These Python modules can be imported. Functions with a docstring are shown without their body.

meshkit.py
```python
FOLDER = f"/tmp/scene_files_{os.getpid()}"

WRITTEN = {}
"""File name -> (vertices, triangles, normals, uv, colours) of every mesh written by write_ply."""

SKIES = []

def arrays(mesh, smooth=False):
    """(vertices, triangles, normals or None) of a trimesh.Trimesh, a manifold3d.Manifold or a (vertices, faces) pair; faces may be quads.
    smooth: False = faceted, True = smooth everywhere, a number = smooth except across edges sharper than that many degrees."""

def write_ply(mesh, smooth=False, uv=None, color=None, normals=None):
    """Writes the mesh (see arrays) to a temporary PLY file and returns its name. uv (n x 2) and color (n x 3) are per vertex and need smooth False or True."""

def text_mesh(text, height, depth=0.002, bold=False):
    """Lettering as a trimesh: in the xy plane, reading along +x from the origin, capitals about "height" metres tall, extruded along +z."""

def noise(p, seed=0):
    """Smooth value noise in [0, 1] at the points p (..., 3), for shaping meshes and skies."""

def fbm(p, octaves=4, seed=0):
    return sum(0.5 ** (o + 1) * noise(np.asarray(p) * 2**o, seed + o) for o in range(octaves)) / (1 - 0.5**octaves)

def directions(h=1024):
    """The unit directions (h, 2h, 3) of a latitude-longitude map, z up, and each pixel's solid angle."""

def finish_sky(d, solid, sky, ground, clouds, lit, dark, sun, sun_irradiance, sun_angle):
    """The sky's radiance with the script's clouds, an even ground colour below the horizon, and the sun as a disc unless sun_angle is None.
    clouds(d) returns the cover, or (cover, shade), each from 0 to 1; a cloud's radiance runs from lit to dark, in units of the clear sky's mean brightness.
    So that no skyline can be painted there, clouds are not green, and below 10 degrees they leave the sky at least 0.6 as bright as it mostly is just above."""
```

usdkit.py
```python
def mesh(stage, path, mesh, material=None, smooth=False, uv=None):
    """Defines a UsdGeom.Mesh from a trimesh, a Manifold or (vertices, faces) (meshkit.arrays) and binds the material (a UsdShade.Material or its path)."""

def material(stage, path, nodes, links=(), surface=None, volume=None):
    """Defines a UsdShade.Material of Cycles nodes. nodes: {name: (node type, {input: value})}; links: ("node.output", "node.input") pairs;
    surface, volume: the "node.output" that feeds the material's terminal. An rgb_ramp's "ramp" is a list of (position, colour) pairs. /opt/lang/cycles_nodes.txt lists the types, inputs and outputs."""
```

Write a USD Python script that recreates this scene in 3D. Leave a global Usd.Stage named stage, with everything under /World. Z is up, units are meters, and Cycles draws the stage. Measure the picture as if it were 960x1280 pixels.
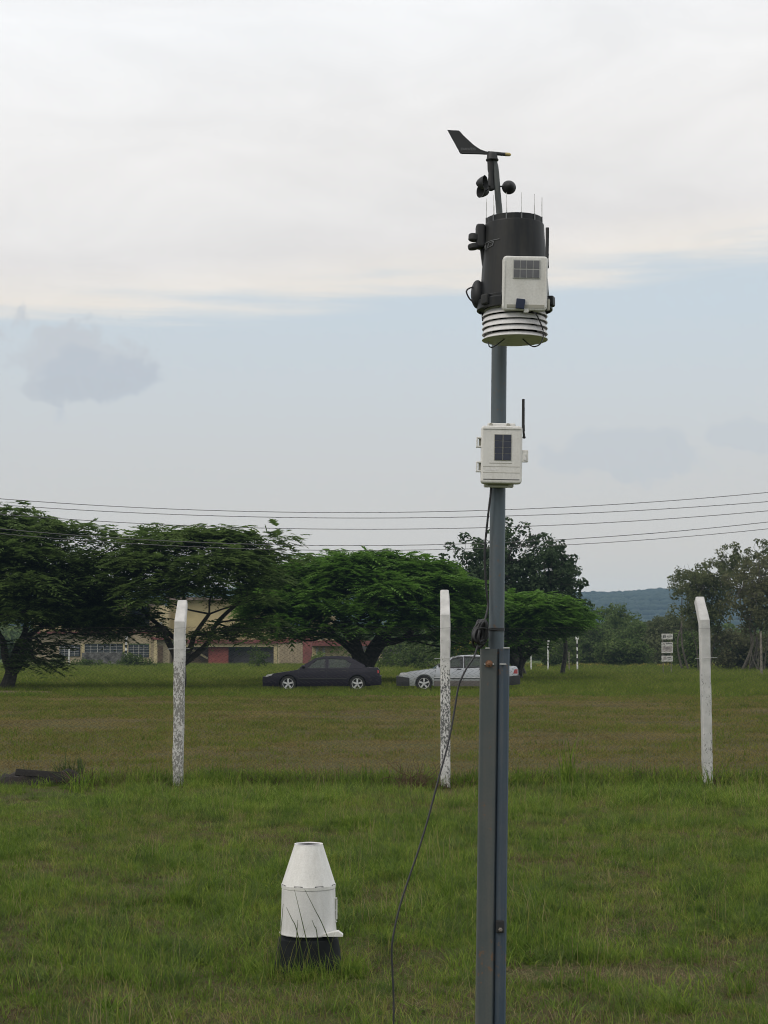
import math, random
import numpy as np, trimesh, usdkit, meshkit
import manifold3d as m3
from manifold3d import Manifold, CrossSection
from shapely.geometry import Polygon, LineString
from pxr import Usd, UsdGeom, UsdLux, UsdShade, Gf, Sdf, Vt

stage = Usd.Stage.CreateInMemory()
UsdGeom.SetStageUpAxis(stage, UsdGeom.Tokens.z)
UsdGeom.SetStageMetersPerUnit(stage, 1.0)
WORLD = UsdGeom.Xform.Define(stage, '/World').GetPrim()
stage.SetDefaultPrim(WORLD)
UsdGeom.Scope.Define(stage, '/World/Looks')

# ------------------------------------------------------------------ camera
F_PX, EYE = 2100.0, 1.6
PITCH = math.atan(172 / F_PX)
cam = UsdGeom.Camera.Define(stage, '/World/camera')
cam.CreateHorizontalApertureAttr(24.0)
cam.CreateVerticalApertureAttr(32.0)
cam.CreateFocalLengthAttr(24.0 * F_PX / 960)
cam.CreateClippingRangeAttr(Gf.Vec2f(0.05, 10000))
cam.AddTranslateOp().Set(Gf.Vec3d(0, 0, EYE))
cam.AddRotateXOp().Set(90 + math.degrees(PITCH))
cam.CreateExposureAttr(0.0)

# ------------------------------------------------------------------ sky and sun
SUN_EL, SUN_AZ = math.radians(42), math.radians(-125)      # azimuth from +y towards +x: behind the camera on its left
SUND = np.array([math.sin(SUN_AZ) * math.cos(SUN_EL), math.cos(SUN_AZ) * math.cos(SUN_EL), math.sin(SUN_EL)])
STR = 0.1
def lin(*c):
    c = np.array(c, float) / 255
    return tuple(np.where(c <= .04045, c / 12.92, ((c + .055) / 1.055) ** 2.4))
def skyc(*c):
    return tuple(np.array(lin(*c)) / STR)
nodes = {
 'tc': ('texture_coordinate', {}),
 'sep': ('separate_xyz', {}),
 'sky': ('sky_texture', {'sky_type': 'single_scattering', 'sun_disc': False, 'sun_elevation': SUN_EL, 'sun_rotation': SUN_AZ, 'aerosol_density': 2.0}),
 # bank of cloud: slanted lower edge, broken by stretched noise
 'mp': ('mapping', {'scale': (2.5, 2.5, 10.0)}),
 'n1': ('noise_texture', {'scale': 1.7, 'detail': 5.0, 'roughness': .5}),
 'mp2': ('mapping', {'scale': (4.5, 4.5, 14.0), 'rotation': (0, .1, 0)}),
 'n2': ('noise_texture', {'scale': 1.3, 'detail': 7.0, 'roughness': .55, 'distortion': .6}),
 'tilt': ('math', {'math_type': 'multiply_add', 'value2': -.080}),          # x*k + z
 'amp': ('math', {'math_type': 'multiply_add', 'value2': .03, 'value3': -.015}),
 'h': ('math', {'math_type': 'add'}),
 'mp3': ('mapping', {'scale': (5., 5., 60.), 'rotation': (0, .09, 0)}), 'n3': ('noise_texture', {'scale': 1.2, 'detail': 4., 'roughness': .55}), 'amp3': ('math', {'math_type': 'multiply_add', 'value2': .05, 'value3': -.025}), 'h3': ('math', {'math_type': 'add'}),
 'edge': ('map_range', {'range_type': 'smoothstep', 'from_min': .198, 'from_max': .224, 'to_min': 0., 'to_max': 1., 'clamp': True}),
 'low': ('rgb_ramp', {'ramp': [(0., skyc(208, 200, 188)), (.06, skyc(213, 206, 198)), (.10, skyc(211, 209, 206)), (.15, skyc(210, 214, 216)), (.2, skyc(207, 217, 224)), (1., skyc(208, 219, 228))]}),
 'high': ('rgb_ramp', {'ramp': [(0., skyc(252, 242, 229)), (.208, skyc(253, 243, 230)), (.220, skyc(247, 240, 231)), (.240, skyc(238, 234, 231)), (.26, skyc(241, 238, 235)), (.29, skyc(247, 244, 241)), (.32, skyc(253, 251, 249)), (.36, skyc(255, 255, 255)), (1., skyc(254, 254, 255))]}),
 'wv': ('map_range', {'from_min': .35, 'from_max': .7, 'to_min': .93, 'to_max': 1.06, 'clamp': True}),
 'hm': ('mix_color', {'blend_type': 'multiply', 'fac': 1.0, 'use_clamp': False}),
 'veil': ('mix_color', {'blend_type': 'mix', 'use_clamp': False}),
 'mix': ('mix_color', {'blend_type': 'mix', 'fac': .93, 'use_clamp': False}),
 'bg': ('background_shader', {'strength': STR}),
}
links = [('tc.generated', 'sep.vector'), ('tc.generated', 'mp.vector'), ('mp.vector', 'n1.vector'), ('tc.generated', 'mp2.vector'), ('mp2.vector', 'n2.vector'),
 ('sep.x', 'tilt.value1'), ('sep.z', 'tilt.value3'), ('n1.fac', 'amp.value1'), ('tilt.value', 'h.value1'), ('amp.value', 'h.value2'),
 ('tc.generated', 'mp3.vector'), ('mp3.vector', 'n3.vector'), ('n3.fac', 'amp3.value1'), ('amp3.value', 'h3.value1'), ('h.value', 'h3.value2'), ('h3.value', 'edge.value'), ('sep.z', 'low.fac'), ('h.value', 'high.fac'), ('n2.fac', 'wv.value'),
 ('high.color', 'hm.a'), ('wv.result', 'hm.b'), ('low.color', 'veil.a'), ('hm.result', 'veil.b'), ('edge.result', 'veil.fac'),
 ('sky.color', 'mix.a')]
# small separate clouds, as soft noisy ellipses of direction
def pixdir(x, y):
    dx, dy = (x - 480) / F_PX, (640 - y) / F_PX
    d = np.array([dx, math.cos(PITCH) - dy * math.sin(PITCH), math.sin(PITCH) + dy * math.cos(PITCH)])
    return d / np.linalg.norm(d)
last = 'veil.result'
for i, (x, y, rx, rz, col, op) in enumerate([(86, 452, .050, .029, (203, 207, 211), .9), (60, 440, .036, .024, (203, 206, 210), .7), (110, 474, .042, .019, (192, 198, 206), .7), (80, 488, .044, .010, (195, 199, 204), .6), (790, 568, .060, .017, (194, 199, 205), .45), (940, 548, .040, .013, (195, 200, 206), .4)]):
    d = pixdir(x, y)
    nodes |= {f'cs{i}': ('vector_math', {'math_type': 'subtract', 'vector2': tuple(d)}),
      f'cm{i}': ('mapping', {'scale': (1 / rx, 1 / rx, 1 / rz)}),
      f'cn{i}': ('noise_texture', {'scale': 40.0, 'detail': 8.0, 'roughness': .55}),
      f'cl{i}': ('vector_math', {'math_type': 'length'}),
      f'ca{i}': ('math', {'math_type': 'multiply_add', 'value2': -2.3, 'value3': 2.02}),
      f'cb{i}': ('math', {'math_type': 'subtract'}),
      f'cr{i}': ('map_range', {'range_type': 'smoothstep', 'from_min': -.08, 'from_max': .22, 'to_min': 0., 'to_max': op, 'clamp': True}),
      f'cx{i}': ('mix_color', {'blend_type': 'mix', 'b': skyc(*col), 'use_clamp': False})}
    # cover = smoothstep(1.6 - 2.2*noise ... - length)
    links += [('tc.generated', f'cs{i}.vector1'), (f'cs{i}.vector', f'cm{i}.vector'), (f'cm{i}.vector', f'cl{i}.vector1'), ('tc.generated', f'cn{i}.vector'),
      (f'cn{i}.fac', f'ca{i}.value1'), (f'ca{i}.value', f'cb{i}.value1'), (f'cl{i}.value', f'cb{i}.value2'), (f'cb{i}.value', f'cr{i}.value'),
      (f'cr{i}.result', f'cx{i}.fac'), (last, f'cx{i}.a')]
    last = f'cx{i}.result'
links += [(last, 'mix.b'), ('mix.result', 'bg.color')]
sky_mat = usdkit.material(stage, '/World/Looks/sky_look', nodes, links, surface='bg.background')
dome = UsdLux.DomeLight.Define(stage, '/World/sky')
UsdShade.MaterialBindingAPI.Apply(dome.GetPrim()).Bind(sky_mat)
dome.GetPrim().SetCustomDataByKey('kind', 'structure')
sun = UsdLux.DistantLight.Define(stage, '/World/sun')
sun.CreateNormalizeAttr(True) if hasattr(sun, 'CreateNormalizeAttr') else None
sun.CreateIntensityAttr(0.3)
sun.CreateAngleAttr(22.0)
sun.CreateColorAttr(Gf.Vec3f(1.0, .93, .84))
sun.AddRotateZOp().Set(-math.degrees(SUN_AZ) + 180 + 0)   # -z axis ends up pointing from the sun to the scene
sun.AddRotateXOp().Set(-(90 - math.degrees(SUN_EL)) * -1)
sun.GetPrim().SetCustomDataByKey('kind', 'structure')

# ------------------------------------------------------------------ helpers
def P(x, y, Y):
    """the point at forward distance Y that the photograph shows at pixel (x, y)"""
    dx, dy = (x - 480) / F_PX, (640 - y) / F_PX
    d = np.array([dx, math.cos(PITCH) - dy * math.sin(PITCH), math.sin(PITCH) + dy * math.cos(PITCH)])
    return np.array([0, 0, EYE]) + d * (Y / d[1])
def G(x, Y):
    """ground point under pixel column x at distance Y"""
    dep = Y * math.cos(PITCH) - EYE * math.sin(PITCH)
    return np.array([(x - 480) / F_PX * dep, Y, 0.0])
USED = {}
def numbered(path):
    n = USED.get(path, 0); USED[path] = n + 1
    return path if n == 0 else f'{path}_{n:03d}'
LOC = {}
def meta(prim, label=None, cat=None, group=None, kind=None):
    for k, v in (('label', label), ('category', cat), ('group', group), ('kind', kind)):
        if v: prim.SetCustomDataByKey(k, v)
def thing(name, label, cat, loc=(0, 0, 0), group=None):
    path = numbered('/World/' + name)
    x = UsdGeom.Xform.Define(stage, path); x.AddTranslateOp().Set(Gf.Vec3d(*map(float, loc)))
    meta(x.GetPrim(), label, cat, group)
    LOC[path] = np.array(loc, float)
    return path
def arr(mesh):
    v, f, _ = meshkit.arrays(mesh)
    return v, f
def part(name, mesh, mat, parent='/World', smooth=35, label=None, kind=None, cat=None, group=None):
    """one Mesh prim; the mesh is given in world coordinates"""
    path = numbered(parent + '/' + name)
    off = LOC.get(parent, np.zeros(3))
    v, f = arr(mesh)
    usdkit.mesh(stage, path, trimesh.Trimesh(v - off, f, process=False), '/World/Looks/' + mat, smooth=smooth)
    LOC[path] = off
    meta(stage.GetPrimAtPath(path), label, cat, group, kind)
    return path
def cat(*ms):
    ms = [trimesh.Trimesh(*arr(m), process=False) for m in ms]
    return trimesh.util.concatenate(ms)
def mv(mesh, loc=(0, 0, 0), R=None, s=None):
    v, f = arr(mesh)
    v = np.array(v, float)
    if s is not None: v = v * np.asarray(s)
    if R is not None: v = v @ np.asarray(R).T
    return trimesh.Trimesh(v + np.asarray(loc, float), f, process=False)
def rx(a): c, s = math.cos(a), math.sin(a); return np.array([[1, 0, 0], [0, c, -s], [0, s, c]])
def ry(a): c, s = math.cos(a), math.sin(a); return np.array([[c, 0, s], [0, 1, 0], [-s, 0, c]])
def rz(a): c, s = math.cos(a), math.sin(a); return np.array([[c, -s, 0], [s, c, 0], [0, 0, 1]])
def box(c, size, r=0.0, R=None):
    """rounded box centred on c"""
    sx, sy, sz = np.asarray(size, float) / 2
    if r <= 0:
        m = trimesh.creation.box(np.asarray(size, float))
    else:
        s = Manifold.sphere(r, 8)
        m = Manifold.batch_hull([s.translate((a * (sx - r), b * (sy - r), d * (sz - r))) for a in (-1, 1) for b in (-1, 1) for d in (-1, 1)])
    return mv(m, c, R)
def revolve(profile, n=40, c=(0, 0, 0), R=None):
    """profile: (r, z) pairs, from the bottom round the outside"""
    p = np.array(profile, float)
    a = np.linspace(0, 2 * math.pi, n, endpoint=False)
    v = np.stack([p[:, None, 0] * np.cos(a), p[:, None, 0] * np.sin(a), np.repeat(p[:, None, 1], n, 1)], -1)
    k = len(p); i, j = np.meshgrid(np.arange(k - 1), np.arange(n), indexing='ij'); j2 = (j + 1) % n
    q = np.stack([i * n + j, i * n + j2, (i + 1) * n + j2, (i + 1) * n + j], -1).reshape(-1, 4)
    t = trimesh.Trimesh(v.reshape(-1, 3), np.vstack([q[:, [0, 1, 2]], q[:, [0, 2, 3]]]), process=False)
    t.merge_vertices(); t.update_faces(t.nondegenerate_faces())
    return mv(t, c, R)
def spline(pts, n=8):
    """Catmull-Rom through the points"""
    p = np.array(pts, float)
    p = np.vstack([2 * p[0] - p[1], p, 2 * p[-1] - p[-2]])
    t = np.linspace(0, 1, n, endpoint=False)[:, None]
    out = []
    for a, b, c, d in zip(p[:-3], p[1:-2], p[2:-1], p[3:]):
        out.append(.5 * (2 * b + (c - a) * t + (2 * a - 5 * b + 4 * c - d) * t ** 2 + (-a + 3 * b - 3 * c + d) * t ** 3))
    return np.vstack(out + [p[-2:-1]])
def tube(pts, r, n=8, cap=True):
    p = np.array(pts, float); r = np.broadcast_to(np.asarray(r, float), (len(p),))
    t = np.gradient(p, axis=0); t /= np.maximum(np.linalg.norm(t, axis=1, keepdims=True), 1e-9)
    up = np.array([0, 0, 1.]) if abs(t[0, 2]) < .9 else np.array([1., 0, 0])
    us = []
    u = np.cross(up, t[0]); u /= np.linalg.norm(u)
    for k in range(len(p)):
        u = u - t[k] * (u @ t[k]); u /= max(np.linalg.norm(u), 1e-9); us.append(u)
    us = np.array(us); ws = np.cross(t, us)
    a = np.linspace(0, 2 * math.pi, n, endpoint=False)
    v = p[:, None] + r[:, None, None] * (us[:, None] * np.cos(a)[None, :, None] + ws[:, None] * np.sin(a)[None, :, None])
    i, j = np.meshgrid(np.arange(len(p) - 1), np.arange(n), indexing='ij'); j2 = (j + 1) % n
    q = np.stack([i * n + j, i * n + j2, (i + 1) * n + j2, (i + 1) * n + j], -1).reshape(-1, 4)
    f = [np.vstack([q[:, [0, 1, 2]], q[:, [0, 2, 3]]])]
    v = v.reshape(-1, 3)
    if cap:
        m = len(v); v = np.vstack([v, p[:1], p[-1:]]); jj = np.arange(n); j3 = (jj + 1) % n
        f.append(np.stack([np.full(n, m), j3, jj], -1)); b = (len(p) - 1) * n
        f.append(np.stack([np.full(n, m + 1), b + jj, b + j3], -1))
    return trimesh.Trimesh(v, np.vstack(f), process=False)
def prism(poly, depth, c=(0, 0, 0), R=None):
    """polygon (x, z) in the plane facing the camera, extruded away along +y"""
    m = trimesh.creation.extrude_polygon(poly if hasattr(poly, 'exterior') else Polygon(poly), depth, engine='earcut')
    v, f = arr(m)
    v = np.stack([v[:, 0], v[:, 2], v[:, 1]], 1)
    return mv(trimesh.Trimesh(v, f[:, ::-1], process=False), c, R)
def instancer(name, protos, pos, yaw, scale, which, label, catg):
    path = numbered('/World/' + name)
    pi = UsdGeom.PointInstancer.Define(stage, path)
    meta(pi.GetPrim(), label, catg, kind='stuff')
    rel = pi.CreatePrototypesRel()
    for k, (m, mat) in enumerate(protos):
        pp = f'{path}/tuft' + (f'_{k:03d}' if k else '')
        usdkit.mesh(stage, pp, m, '/World/Looks/' + mat)
        rel.AddTarget(pp)
    pi.CreatePositionsAttr(Vt.Vec3fArray.FromNumpy(np.asarray(pos, np.float32)))
    q = np.zeros((len(pos), 4)); q[:, 0] = np.cos(yaw / 2); q[:, 3] = np.sin(yaw / 2)
    pi.CreateOrientationsAttr(Vt.QuathArray([Gf.Quath(float(a[0]), 0, 0, float(a[3])) for a in q]))
    sc = np.asarray(scale, np.float32); sc = np.repeat(sc[:, None], 3, 1) if sc.ndim == 1 else sc
    pi.CreateScalesAttr(Vt.Vec3fArray.FromNumpy(sc))
    pi.CreateProtoIndicesAttr(Vt.IntArray.FromNumpy(np.asarray(which, np.int32)))
    return path

# ------------------------------------------------------------------ materials
L = '/World/Looks/'
def plain(name, col, rough=.5, metal=0., var=.12, scale=6., spec=.5, bump=0., bscale=60., coat=0.):
    """an even finish with a little mottling and grime"""
    c = np.array(col, float)
    n = {'g': ('geometry', {}), 'n': ('noise_texture', {'scale': scale, 'detail': 5.}), 'r': ('rgb_ramp', {'ramp': [(.3, tuple(c * (1 - var))), (.7, tuple(np.minimum(c * (1 + var), .95)))]}),
         'p': ('principled_bsdf', {'roughness': rough, 'metallic': metal, 'specular_ior_level': spec, 'coat_weight': coat})}
    l = [('g.position', 'n.vector'), ('n.fac', 'r.fac'), ('r.color', 'p.base_color')]
    if bump:
        n |= {'bn': ('noise_texture', {'scale': bscale, 'detail': 4.}), 'b': ('bump', {'strength': bump, 'distance': .004})}
        l += [('g.position', 'bn.vector'), ('bn.fac', 'b.height'), ('b.normal', 'p.normal')]
    return usdkit.material(stage, L + name, n, l, surface='p.BSDF')
def leafmat(name, c1, c2, scale=1.2, trans=.3, rough=.55, c3=None):
    c3 = c3 or tuple(np.array(c2) * 1.5)
    n = {'g': ('geometry', {}), 'n': ('noise_texture', {'scale': scale, 'detail': 3., 'roughness': .7}), 'wn': ('noise_texture', {'scale': scale * 14, 'detail': 1.}),
         'm': ('mix_float', {'fac': .5}), 'r': ('rgb_ramp', {'ramp': [(.34, tuple(np.array(c1) * .75)), (.5, c2), (.66, c3)]}),
         'd': ('principled_bsdf', {'roughness': .75, 'specular_ior_level': .12}), 't': ('translucent_bsdf', {}), 'x': ('mix_closure', {'fac': trans})}
    l = [('g.position', 'n.vector'), ('g.position', 'wn.vector'), ('n.fac', 'm.a'), ('wn.fac', 'm.b'), ('m.result', 'r.fac'), ('r.color', 'd.base_color'), ('r.color', 't.color'),
         ('d.BSDF', 'x.closure1'), ('t.BSDF', 'x.closure2')]
    return usdkit.material(stage, L + name, n, l, surface='x.closure')
def worn(name, col, dirt, amount=.5, rough=.5, streak=28., vert=1.1, speck=None, spec=.4, metal=0.):
    """an even finish under vertical water streaks, a film of dust and, if given, specks of rust"""
    c, d = np.array(col, float), np.array(dirt, float)
    n = {'g': ('geometry', {}), 'm': ('mapping', {'scale': (streak, streak, vert)}), 's1': ('noise_texture', {'scale': 1., 'detail': 4., 'roughness': .6}), 's2': ('noise_texture', {'scale': 7., 'detail': 6., 'roughness': .65}),
         'mul': ('math', {'math_type': 'multiply_add', 'value2': .6}), 'h': ('math', {'math_type': 'multiply', 'value2': .5}), 'r': ('map_range', {'from_min': .50, 'from_max': .74, 'to_min': 0., 'to_max': amount, 'clamp': True}),
         'fine': ('noise_texture', {'scale': 160., 'detail': 3.}), 'fr': ('map_range', {'from_min': .3, 'from_max': .7, 'to_min': .93, 'to_max': 1.06}),
         'x': ('mix_color', {'blend_type': 'mix', 'a': tuple(c), 'b': tuple(d)}), 'y': ('mix_color', {'blend_type': 'multiply', 'fac': 1.}),
         'rr': ('map_range', {'from_min': 0., 'from_max': 1., 'to_min': rough, 'to_max': min(1, rough + .35)}), 'bu': ('bump', {'strength': .08, 'distance': .003}), 'p': ('principled_bsdf', {'specular_ior_level': spec, 'metallic': metal})}
    l = [('g.position', 'm.vector'), ('m.vector', 's1.vector'), ('g.position', 's2.vector'), ('g.position', 'fine.vector'), ('s1.fac', 'mul.value1'), ('s2.fac', 'h.value1'), ('h.value', 'mul.value3'), ('mul.value', 'r.value'), ('r.result', 'x.fac'),
         ('x.result', 'y.a'), ('fine.fac', 'fr.value'), ('fr.result', 'y.b'), ('r.result', 'rr.value'), ('rr.result', 'p.roughness'), ('s2.fac', 'bu.height'), ('bu.normal', 'p.normal')]
    last = 'y.result'
    if speck is not None:
        n |= {'v': ('noise_texture', {'scale': 38., 'detail': 6., 'roughness': .7}), 'big': ('noise_texture', {'scale': 4., 'detail': 2.}), 'va': ('math', {'math_type': 'multiply_add', 'value2': .5}), 'vr': ('map_range', {'from_min': .86, 'from_max': .92, 'to_min': 0., 'to_max': .8, 'clamp': True}), 'z': ('mix_color', {'blend_type': 'mix', 'b': speck})}
        l += [('g.position', 'v.vector'), ('g.position', 'big.vector'), ('big.fac', 'va.value1'), ('v.fac', 'va.value3'), ('va.value', 'vr.value'), ('vr.result', 'z.fac'), (last, 'z.a')]
        last = 'z.result'
    return usdkit.material(stage, L + name, n, l + [(last, 'p.base_color')], surface='p.BSDF')
worn('white_plastic', (.67, .66, .63), (.46, .44, .40), .4, .45, 60., 5.)
worn('white_plastic_dirty', (.60, .595, .58), (.44, .42, .38), .35, .5, 34., 4.)
worn('shield_plastic', (.68, .67, .67), (.42, .39, .34), .45, .45, 40., 8.)
worn('black_plastic', (.013, .0145, .016), (.042, .041, .037), .7, .42, 45., 3., spec=.25)
plain('matt_black', (.014, .015, .016), .6, var=.2, scale=20)
plain('cable_black', (.010, .010, .012), .5, var=.1)
plain('base_black', (.011, .013, .014), .75, spec=.15, var=.3, scale=12)
plain('solar_cell', (.012, .015, .03), .25, var=.2, scale=40, coat=.3)
plain('solar_cell_pale', (.11, .11, .12), .25, var=.12, scale=60, coat=.3)
plain('solar_grid', (.42, .42, .40), .4, var=.05)
worn('pipe_grey', (.070, .092, .108), (.105, .110, .108), .7, .46, 60., 2.2, speck=(.13, .085, .055))
worn('channel_grey', (.064, .075, .076), (.105, .100, .088), .75, .42, 60., 1.6, speck=(.15, .085, .05))
worn('channel_blue', (.040, .058, .080), (.075, .085, .092), .7, .4, 60., 1.6, speck=(.12, .075, .05))
plain('zinc', (.55, .55, .53), .4, metal=.5, var=.15, scale=80)
plain('rust', (.17, .085, .045), .8, var=.4, scale=120)
plain('navy_tab', (.012, .02, .05), .5)
plain('grey_strip', (.33, .32, .27), .6)
plain('brass', (.45, .36, .16), .35, metal=.7)
plain('pale_lettering', (.13, .135, .14), .6)
plain('wire_galvanised', (.020, .018, .015), .7, metal=.0, var=.3, scale=30)
plain('power_wire', (.10, .10, .10), .6)
plain('bark_dark', (.030, .026, .021), .9, var=.5, scale=9, bump=.8, bscale=25)
plain('bark_grey', (.075, .066, .052), .9, var=.45, scale=8, bump=.8, bscale=20)
plain('soil_dark', (.015, .011, .009), .95, var=.5, scale=12, bump=.8, bscale=30)
plain('soil_red', (.11, .062, .036), .95, var=.35, scale=3, bump=.5)
plain('wood_old', (.011, .009, .008), .9, var=.5, scale=9, bump=.5)
plain('wood_post', (.16, .14, .115), .9, var=.3, scale=9, bump=.4)
plain('stone_mottled', (.085, .082, .078), .95, var=.75, scale=2.2, bump=.6, bscale=8)
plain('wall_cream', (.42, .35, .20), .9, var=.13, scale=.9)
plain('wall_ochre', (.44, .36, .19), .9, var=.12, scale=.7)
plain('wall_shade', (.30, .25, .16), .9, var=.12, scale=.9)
plain('fascia_red', (.145, .042, .034), .7, var=.25, scale=1.5)
plain('wall_red', (.20, .055, .042), .85, var=.2, scale=1.)
plain('brown_door', (.15, .10, .06), .7, var=.2, scale=2)
plain('panel_brown', (.23, .185, .12), .8, var=.15, scale=1.5)
plain('shutter_grey', (.085, .075, .075), .7, var=.2, scale=1.5)
plain('roof_sheet', (.16, .12, .10), .7, var=.25, scale=1.)
plain('frame_white', (.38, .37, .35), .6, var=.08)
plain('louvre_glass', (.035, .042, .047), .25, var=.3, scale=2.5)
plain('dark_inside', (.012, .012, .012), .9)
plain('paint_white_post', (.62, .62, .60), .7, var=.15, scale=4)
plain('sign_white', (.50, .49, .46), .6, var=.1, scale=3)
plain('sign_ink', (.12, .12, .12), .7)
plain('sign_picture', (.33, .30, .29), .7, var=.5, scale=5)
plain('car_dark', (.010, .008, .015), .35, var=.1, scale=2, coat=.12, spec=.3)
plain('car_silver', (.40, .41, .43), .3, metal=.55, var=.08, scale=2, coat=.5)
plain('car_trim', (.018, .018, .019), .6)
plain('car_skirt', (.12, .105, .10), .6)
plain('tyre', (.016, .016, .016), .85)
plain('alloy', (.52, .52, .52), .35, metal=.35)
plain('hub_dark', (.02, .02, .02), .6)
plain('tail_red', (.30, .02, .02), .25, coat=.5)
plain('lamp_clear', (.42, .42, .42), .12, coat=.6)
plain('seat_cloth', (.045, .043, .042), .9)
plain('yellow_bloom', (.30, .24, .03), .7, var=.3, scale=6)
usdkit.material(stage, L + 'car_glass', {'f': ('fresnel', {'IOR': 1.5}), 't': ('transparent_bsdf', {'color': (.62, .68, .64)}), 'g': ('glossy_bsdf', {'color': (1, 1, 1), 'roughness': .02}), 'x': ('mix_closure', {})},
    [('f.fac', 'x.fac'), ('t.BSDF', 'x.closure1'), ('g.BSDF', 'x.closure2')], surface='x.closure')
def postmat(name, amount, base, dark):
    n = {'g': ('geometry', {}), 'm': ('mapping', {'scale': (1, 1, .55)}), 'n': ('noise_texture', {'scale': 58., 'detail': 6., 'roughness': .62, 'distortion': .4}), 'big': ('noise_texture', {'scale': 3.2, 'detail': 3.}),
         's': ('separate_xyz', {}), 'zz': ('map_range', {'from_min': 1.30, 'from_max': 1.75, 'to_min': 0., 'to_max': -.2, 'clamp': True}),
         'a': ('math', {'math_type': 'multiply_add', 'value2': .35}), 'b': ('math', {'math_type': 'add'}),
         'r': ('rgb_ramp', {'ramp': [(.70 - amount, base), (.725 - amount, dark), (1., tuple(np.array(dark) * 1.3))]}),
         'gn': ('noise_texture', {'scale': 9., 'detail': 5.}), 'gr': ('map_range', {'from_min': .3, 'from_max': .7, 'to_min': .82, 'to_max': 1.08}), 'mm': ('mix_color', {'blend_type': 'multiply', 'fac': 1.}),
         'bu': ('bump', {'strength': .6, 'distance': .005}), 'p': ('principled_bsdf', {'roughness': .85, 'specular_ior_level': .25})}
    l = [('g.position', 'm.vector'), ('m.vector', 'n.vector'), ('g.position', 'big.vector'), ('g.position', 's.vector'), ('s.z', 'zz.value'), ('big.fac', 'a.value1'), ('n.fac', 'a.value3'), ('a.value', 'b.value1'), ('zz.result', 'b.value2'),
         ('b.value', 'r.fac'), ('g.position', 'gn.vector'), ('gn.fac', 'gr.value'), ('r.color', 'mm.a'), ('gr.result', 'mm.b'), ('mm.result', 'p.base_color'), ('n.fac', 'bu.height'), ('bu.normal', 'p.normal')]
    usdkit.material(stage, L + name, n, l, surface='p.BSDF')
postmat('post_flaked', .05, (.55, .54, .52), (.21, .205, .19))
postmat('post_flaked_more', .02, (.58, .57, .55), (.12, .12, .115))
postmat('post_worn', -.07, (.50, .495, .48), (.2, .2, .19))
leafmat('leaf_flame', (0.0432, 0.1008, 0.012), (0.0792, 0.168, 0.0216), 1.0, .38, c3=(0.156, 0.264, 0.0504))
leafmat('leaf_flame_dark', (.013, .030, .009), (.020, .048, .012), 1.0, .25, c3=(.036, .075, .018))
leafmat('leaf_left', (0.0472, 0.08197, 0.02236), (0.08197, 0.1291, 0.03229), .9, .42, c3=(0.149, 0.2111, 0.05589))
leafmat('leaf_broad', (0.02248, 0.03968, 0.01719), (0.03703, 0.05951, 0.0238), .9, .15, .45, c3=(0.05951, 0.08596, 0.04232))
leafmat('leaf_olive', (0.0572, 0.0704, 0.0308), (0.0902, 0.1056, 0.0462), .8, .35, c3=(0.143, 0.154, 0.0715))
leafmat('leaf_brown', (0.0704, 0.0726, 0.0374), (0.11, 0.1144, 0.0572), .8, .38, c3=(0.165, 0.165, 0.0825))
leafmat('leaf_scrub', (0.04488, 0.07392, 0.02112), (0.07392, 0.1109, 0.03168), .35, .35, c3=(0.1452, 0.1848, 0.0528))
leafmat('leaf_hill', (.016, .026, .018), (.024, .036, .024), .02, .1, c3=(.04, .055, .03))
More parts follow.
